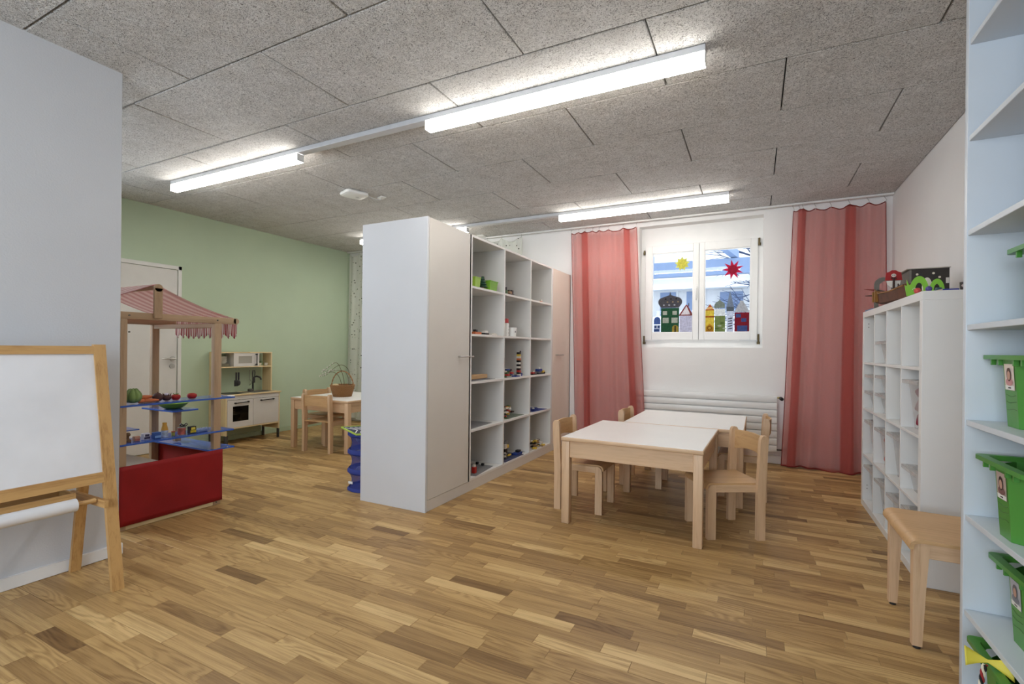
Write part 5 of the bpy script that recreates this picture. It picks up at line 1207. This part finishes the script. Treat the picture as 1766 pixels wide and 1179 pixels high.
# ------------------------------------------------------------------ paper cut-outs on the window panes
def tissue(col, cache={}):
    if col in cache: return cache[col]
    t = NT('tissue_%d_%d_%d' % col); c = srgb(*col); n = t.noise(t.coords(), 45, 3)
    tl = t.node('ShaderNodeBsdfTranslucent'); mx = t.node('ShaderNodeMixShader'); mx.inputs[0].default_value = .5
    r = t.ramp(n, [(.3, tuple(x * .8 for x in c)), (.7, tuple(min(1, x * 1.15) for x in c))])
    t.link(r, t.b.inputs['Base Color']); t.link(r, tl.inputs[0]); t.b.inputs['Roughness'].default_value = .8
    t.link(t.b.outputs[0], mx.inputs[1]); t.link(tl.outputs[0], mx.inputs[2]); t.link(mx.outputs[0], t.n['Material Output'].inputs[0])
    cache[col] = t.m; return t.m
def deco():
    y = FY + .012; n = [0]
    def new(name, label, cx, z): return thing(name, label, 'paper decoration', (cx, y, z), 0, 'paper cut-outs on the window')
    def pc(t, nm, poly, col, lay=0):
        m = tissue(col); cx, _, cz = t.location
        return MB().prism([(a - cx, b - cz) for a, b in poly], lambda a, b, h: (a, h - lay * .0012, b), 0, .001).build(nm, m, t)
    R = lambda a, b, c, d: [(a, b), (c, b), (c, d), (a, d)]
    arc = lambda cx, cz, rx, rz, a0, a1, k=14: [(cx + rx * math.cos(a0 + (a1 - a0) * i / k), cz + rz * math.sin(a0 + (a1 - a0) * i / k)) for i in range(k + 1)]
    z0 = 1.385
    t = new('paper_house', 'green paper house with a large dark onion dome on the left pane', -.89, z0)
    pc(t, 'wall', R(-.992, z0, -.788, 1.665), (44, 100, 70))
    for a, b, s in ((-.972, 1.585, .05), (-.862, 1.585, .05), (-.972, 1.490, .068), (-.872, 1.490, .068)): pc(t, 'window', R(a, b, a + s, b + s * .9), (206, 214, 204), 1)
    pc(t, 'door', [(-.865, z0), (-.795, z0), (-.795, 1.43)] + arc(-.83, 1.43, .035, .035, 0, pi, 8)[1:] , (188, 166, 70), 1); pc(t, 'door_stripe', R(-.838, z0, -.822, 1.455), (60, 60, 40), 2)
    dome = [(-.99, 1.668)] + arc(-.97, 1.735, .055, .055, -pi * .75, -pi * 1.45, 8) + [(-.90, 1.815), (-.889, 1.855), (-.878, 1.815)] + arc(-.81, 1.735, .055, .055, pi * .45, -pi * .25, 8) + [(-.79, 1.668)]
    pc(t, 'dome', dome, (92, 92, 100))
    for i in range(9): pc(t, 'dome_spot', arc(-.96 + .02 * i, 1.70 + .035 * ((i * 5) % 3) , .011, .009, 0, 2 * pi, 7)[:-1], ((200, 204, 214), (48, 44, 44), (170, 150, 120))[i % 3], 1)
    t = new('paper_house', 'small blue and white paper house at the far left of the panes', -1.034, z0)
    pc(t, 'wall', R(-1.075, z0, -.995, 1.47), (206, 214, 228)); pc(t, 'roof', [(-1.075, 1.475), (-.995, 1.475)] + arc(-1.035, 1.515, .04, .05, -.3, pi + .3, 10), (92, 122, 178))
    for a in (-1.066, -1.03): pc(t, 'window', R(a, 1.43, a + .025, 1.46), (70, 96, 150), 1)
    pc(t, 'door', R(-1.07, z0 + .005, -1.01, 1.42), (60, 96, 160), 1)
    t = new('paper_house', 'white paper house with a red-edged gable on the left pane', -.71, z0)
    pc(t, 'wall', R(-.785, z0, -.645, 1.57), (206, 204, 216)); pc(t, 'gable', [(-.79, 1.575), (-.638, 1.575), (-.708, 1.695)], (226, 220, 220))
    for q in ([(-.79, 1.572), (-.638, 1.572), (-.638, 1.584), (-.79, 1.584)], [(-.79, 1.578), (-.772, 1.578), (-.700, 1.697), (-.714, 1.697)], [(-.638, 1.578), (-.662, 1.578), (-.710, 1.690), (-.694, 1.690)]): pc(t, 'edge', q, (160, 74, 70), 1)
    pc(t, 'chimney', R(-.69, 1.68, -.678, 1.715), (110, 104, 110), 1)
    t = new('paper_house', 'narrow yellow paper house with orange bands on the right pane', -.455, z0)
    pc(t, 'wall', R(-.504, z0, -.412, 1.63), (226, 206, 96)); pc(t, 'roof', [(-.504, 1.63), (-.412, 1.63), (-.455, 1.70)], (230, 196, 140)); pc(t, 'band', R(-.504, 1.625, -.412, 1.637), (196, 104, 48), 1); pc(t, 'band', R(-.504, 1.545, -.412, 1.562), (196, 120, 40), 1); pc(t, 'roof_band', [(-.476, 1.665), (-.436, 1.665), (-.450, 1.685), (-.462, 1.685)], (200, 100, 70), 1)
    pc(t, 'door', [(-.495, z0), (-.42, z0), (-.42, 1.44), (-.4575, 1.475), (-.495, 1.44)], (214, 160, 40), 1); pc(t, 'door_ring', arc(-.4575, 1.425, .024, .026, 0, 2 * pi, 10)[:-1], (150, 104, 30), 2); pc(t, 'door_light', arc(-.4575, 1.425, .015, .017, 0, 2 * pi, 10)[:-1], (226, 190, 70), 3)
    t = new('paper_house', 'green mottled paper tower with a silver dome on the right pane', -.355, z0)
    pc(t, 'wall', R(-.405, z0, -.297, 1.56), (140, 156, 100)); pc(t, 'wall_top', R(-.405, 1.56, -.297, 1.64), (226, 228, 226)); pc(t, 'dome', [(-.412, 1.65)] + arc(-.356, 1.67, .055, .058, pi, pi * .58, 7) + [(-.354, 1.75)] + arc(-.356, 1.67, .055, .058, pi * .42, 0, 7) + [(-.303, 1.65)], (150, 160, 150))
    for i in range(4): pc(t, 'leaf_patch', arc(-.38 + .025 * i, 1.42 + .03 * (i % 3), .022, .010, 0, 2 * pi, 8)[:-1], ((104, 128, 66), (206, 212, 196))[i % 2], 1)
    t = new('paper_church', 'pale paper church tower with a pointed grey spire on the right pane', -.247, z0)
    pc(t, 'wall', R(-.283, z0, -.213, 1.615), (214, 218, 228)); pc(t, 'spire', [(-.285, 1.66), (-.210, 1.66), (-.250, 1.84)], (150, 162, 176)); pc(t, 'belfry', R(-.285, 1.612, -.210, 1.66), (112, 122, 130), 1)
    for i in range(5): pc(t, 'zigzag', [(-.268, 1.41 + i * .028), (-.226, 1.416 + i * .028), (-.226, 1.428 + i * .028), (-.268, 1.420 + i * .028)], (62, 62, 66), 1)
    t = new('paper_house', 'dark red paper house with blue windows and grey gable on the right pane', -.128, z0)
    pc(t, 'wall', R(-.203, z0, -.053, 1.595), (150, 36, 58)); pc(t, 'gable', [(-.203, 1.60), (-.053, 1.60), (-.10, 1.69), (-.112, 1.70), (-.114, 1.725), (-.15, 1.725), (-.152, 1.70), (-.165, 1.69)], (196, 196, 198))
    for a, b, c, d in ((-.19, 1.54, -.14, 1.58), (-.135, 1.49, -.085, 1.53), (-.175, z0 + .002, -.075, 1.45)): pc(t, 'window', R(a, b, c, d), (86, 110, 178), 1); 
    def star(t, c, pts, ro, ri, col, col2, rot=0):
        poly = []
        for k in range(pts * 2):
            r = ro if k % 2 == 0 else ri; a = pi / 2 + rot + k * pi / pts; poly.append((c[0] + r * math.cos(a), c[1] + r * math.sin(a)))
        pc(t, 'rays', poly, col); pc(t, 'centre', [(c[0] + ri * .95 * math.cos(2 * pi * k / pts + pi / 2), c[1] + ri * .95 * math.sin(2 * pi * k / pts + pi / 2)) for k in range(pts)], col2, 1)
    t = new('paper_star', 'pale yellow paper star on the upper left pane', -.76, 2.174); star(t, (-.76, 2.174), 9, .084, .056, (226, 226, 140), (236, 230, 110))
    t = new('paper_star', 'pink red pointed paper star on the upper right pane', -.225, 2.072); star(t, (-.225, 2.072), 9, .112, .052, (214, 40, 90), (190, 30, 70), .15)
deco()
# ------------------------------------------------------------------ outside the window
def outside():
    g = MB().b2((-30, 6.05, -.4), (30, 60, -.05)).build('ground_outside', paint('snowy_ground', (.82, .84, .86), .9)); struct(g, 'pale ground outside the window')
    mw = paint('house_white', (.66, .67, .68), .9); t = thing('white_house', 'white house with blue-grey windows across the yard outside', 'house', (-4, 15, 0))
    MB().b2((-5.0, 0, -.3), (5.2, 6, 2.95)).build('wall', mw, t)
    mwin = M_col('pane_blue', (112, 132, 166), .4)
    for x, z, w_, h in ((-1.9, 2.15, .55, .75), (-.2, 2.05, .8, .8), (1.45, 2.2, .45, .7), (2.2, 2.2, .45, .7), (3.1, 2.25, .6, .6)):
        f = MB().b2((x - .06, -.05, z - .06), (x + w_ + .06, .01, z + h + .06)).build('window', mw, t); MB().b2((x, -.07, z), (x + w_, -.02, z + h)).build('pane', mwin, f)
    MB().prism([(-5.4, 2.95), (5.6, 2.95), (4.6, 4.4), (-4.4, 4.4)], lambda a, b, h: (a, h, b), -.4, 6.4).build('roof', paint('snow_roof', (.86, .88, .9), .9), t)
    t = thing('bank_wall', 'snowy white bank rising below the house outside the window', 'bank', (-2, 11.5, 0))
    MB().grid(lambda a, b: (-9 + 18 * a, 2.5 * b, -.2 + 2.35 * min(1, b * 1.3) + .06 * math.sin(a * 9)), 20, 8).build('bank', paint('snow', (.86, .87, .88), .9), t).modifiers.new('thick', 'SOLIDIFY').thickness = .2
    # glazed canopy above the window: beam, posts, rafters
    t = thing('canopy', 'pale blue-grey canopy frame above the window outside', 'canopy', (-1, 8.2, 0)); mc = M_col('canopy_grey', (128, 148, 180), .6)
    MB().b2((-4, -.06, 2.36), (5, .06, 2.60)).build('beam', mc, t)
    for x in (-1.95, -.55, .72, 1.9): MB().loft([[(x - .05, 0, 2.6), (x + .05, 0, 2.6), (x + .05, 0, 2.72), (x - .05, 0, 2.72)], [(x - .75, -1.6, 3.0), (x - .65, -1.6, 3.0), (x - .65, -1.6, 3.12), (x - .75, -1.6, 3.12)]], True, False).build('rafter', mc, t)
    MB().b2((-4, -.03, 2.255), (5, .03, 2.33)).build('gutter', mw, t)
    for x in (-4, 4.9): MB().b2((x - .05, -.05, -.1), (x + .05, .05, 2.36)).build('post', mc, t)
    # bare tree
    t = thing('bare_tree', 'bare dark tree with fine branches outside on the right', 'tree', (1.5, 13, 0)); mt = M_col('bark_blue', (52, 66, 96), .9); rn = random.Random(12)
    m = MB().tube([(0, 0, -.2), (.05, 0, 1.5), (0, 0, 3.2)], [.16, .13, .10], 8); m.build('trunk', mt, t)
    def branch(m, p, d, L, r, lv):
        q = p + d * L; mid = p + d * L * .5 + Vector((rn.uniform(-.06, .06), rn.uniform(-.06, .06), rn.uniform(0, .08))) * L
        m.tube([p, mid, q], [r, r * .8, r * .55], 5)
        if lv:
            for k in range(3):
                nd = (d + Vector((rn.uniform(-.7, .5), rn.uniform(-.5, .5), rn.uniform(-.45, .5)))).normalized()
                branch(m, p + d * L * rn.uniform(.45, 1), nd, L * rn.uniform(.55, .8), r * .55, lv - 1)
    for k in range(9):
        mm = MB(); a = rn.uniform(2.2, 4.2)
        branch(mm, Vector((0, 0, 1.5 + .32 * k)), Vector((math.cos(a), math.sin(a) * .5, rn.uniform(-.1, .5))).normalized(), rn.uniform(.9, 1.5), .05, 3)
        mm.build('branch', mt, t)
outside()
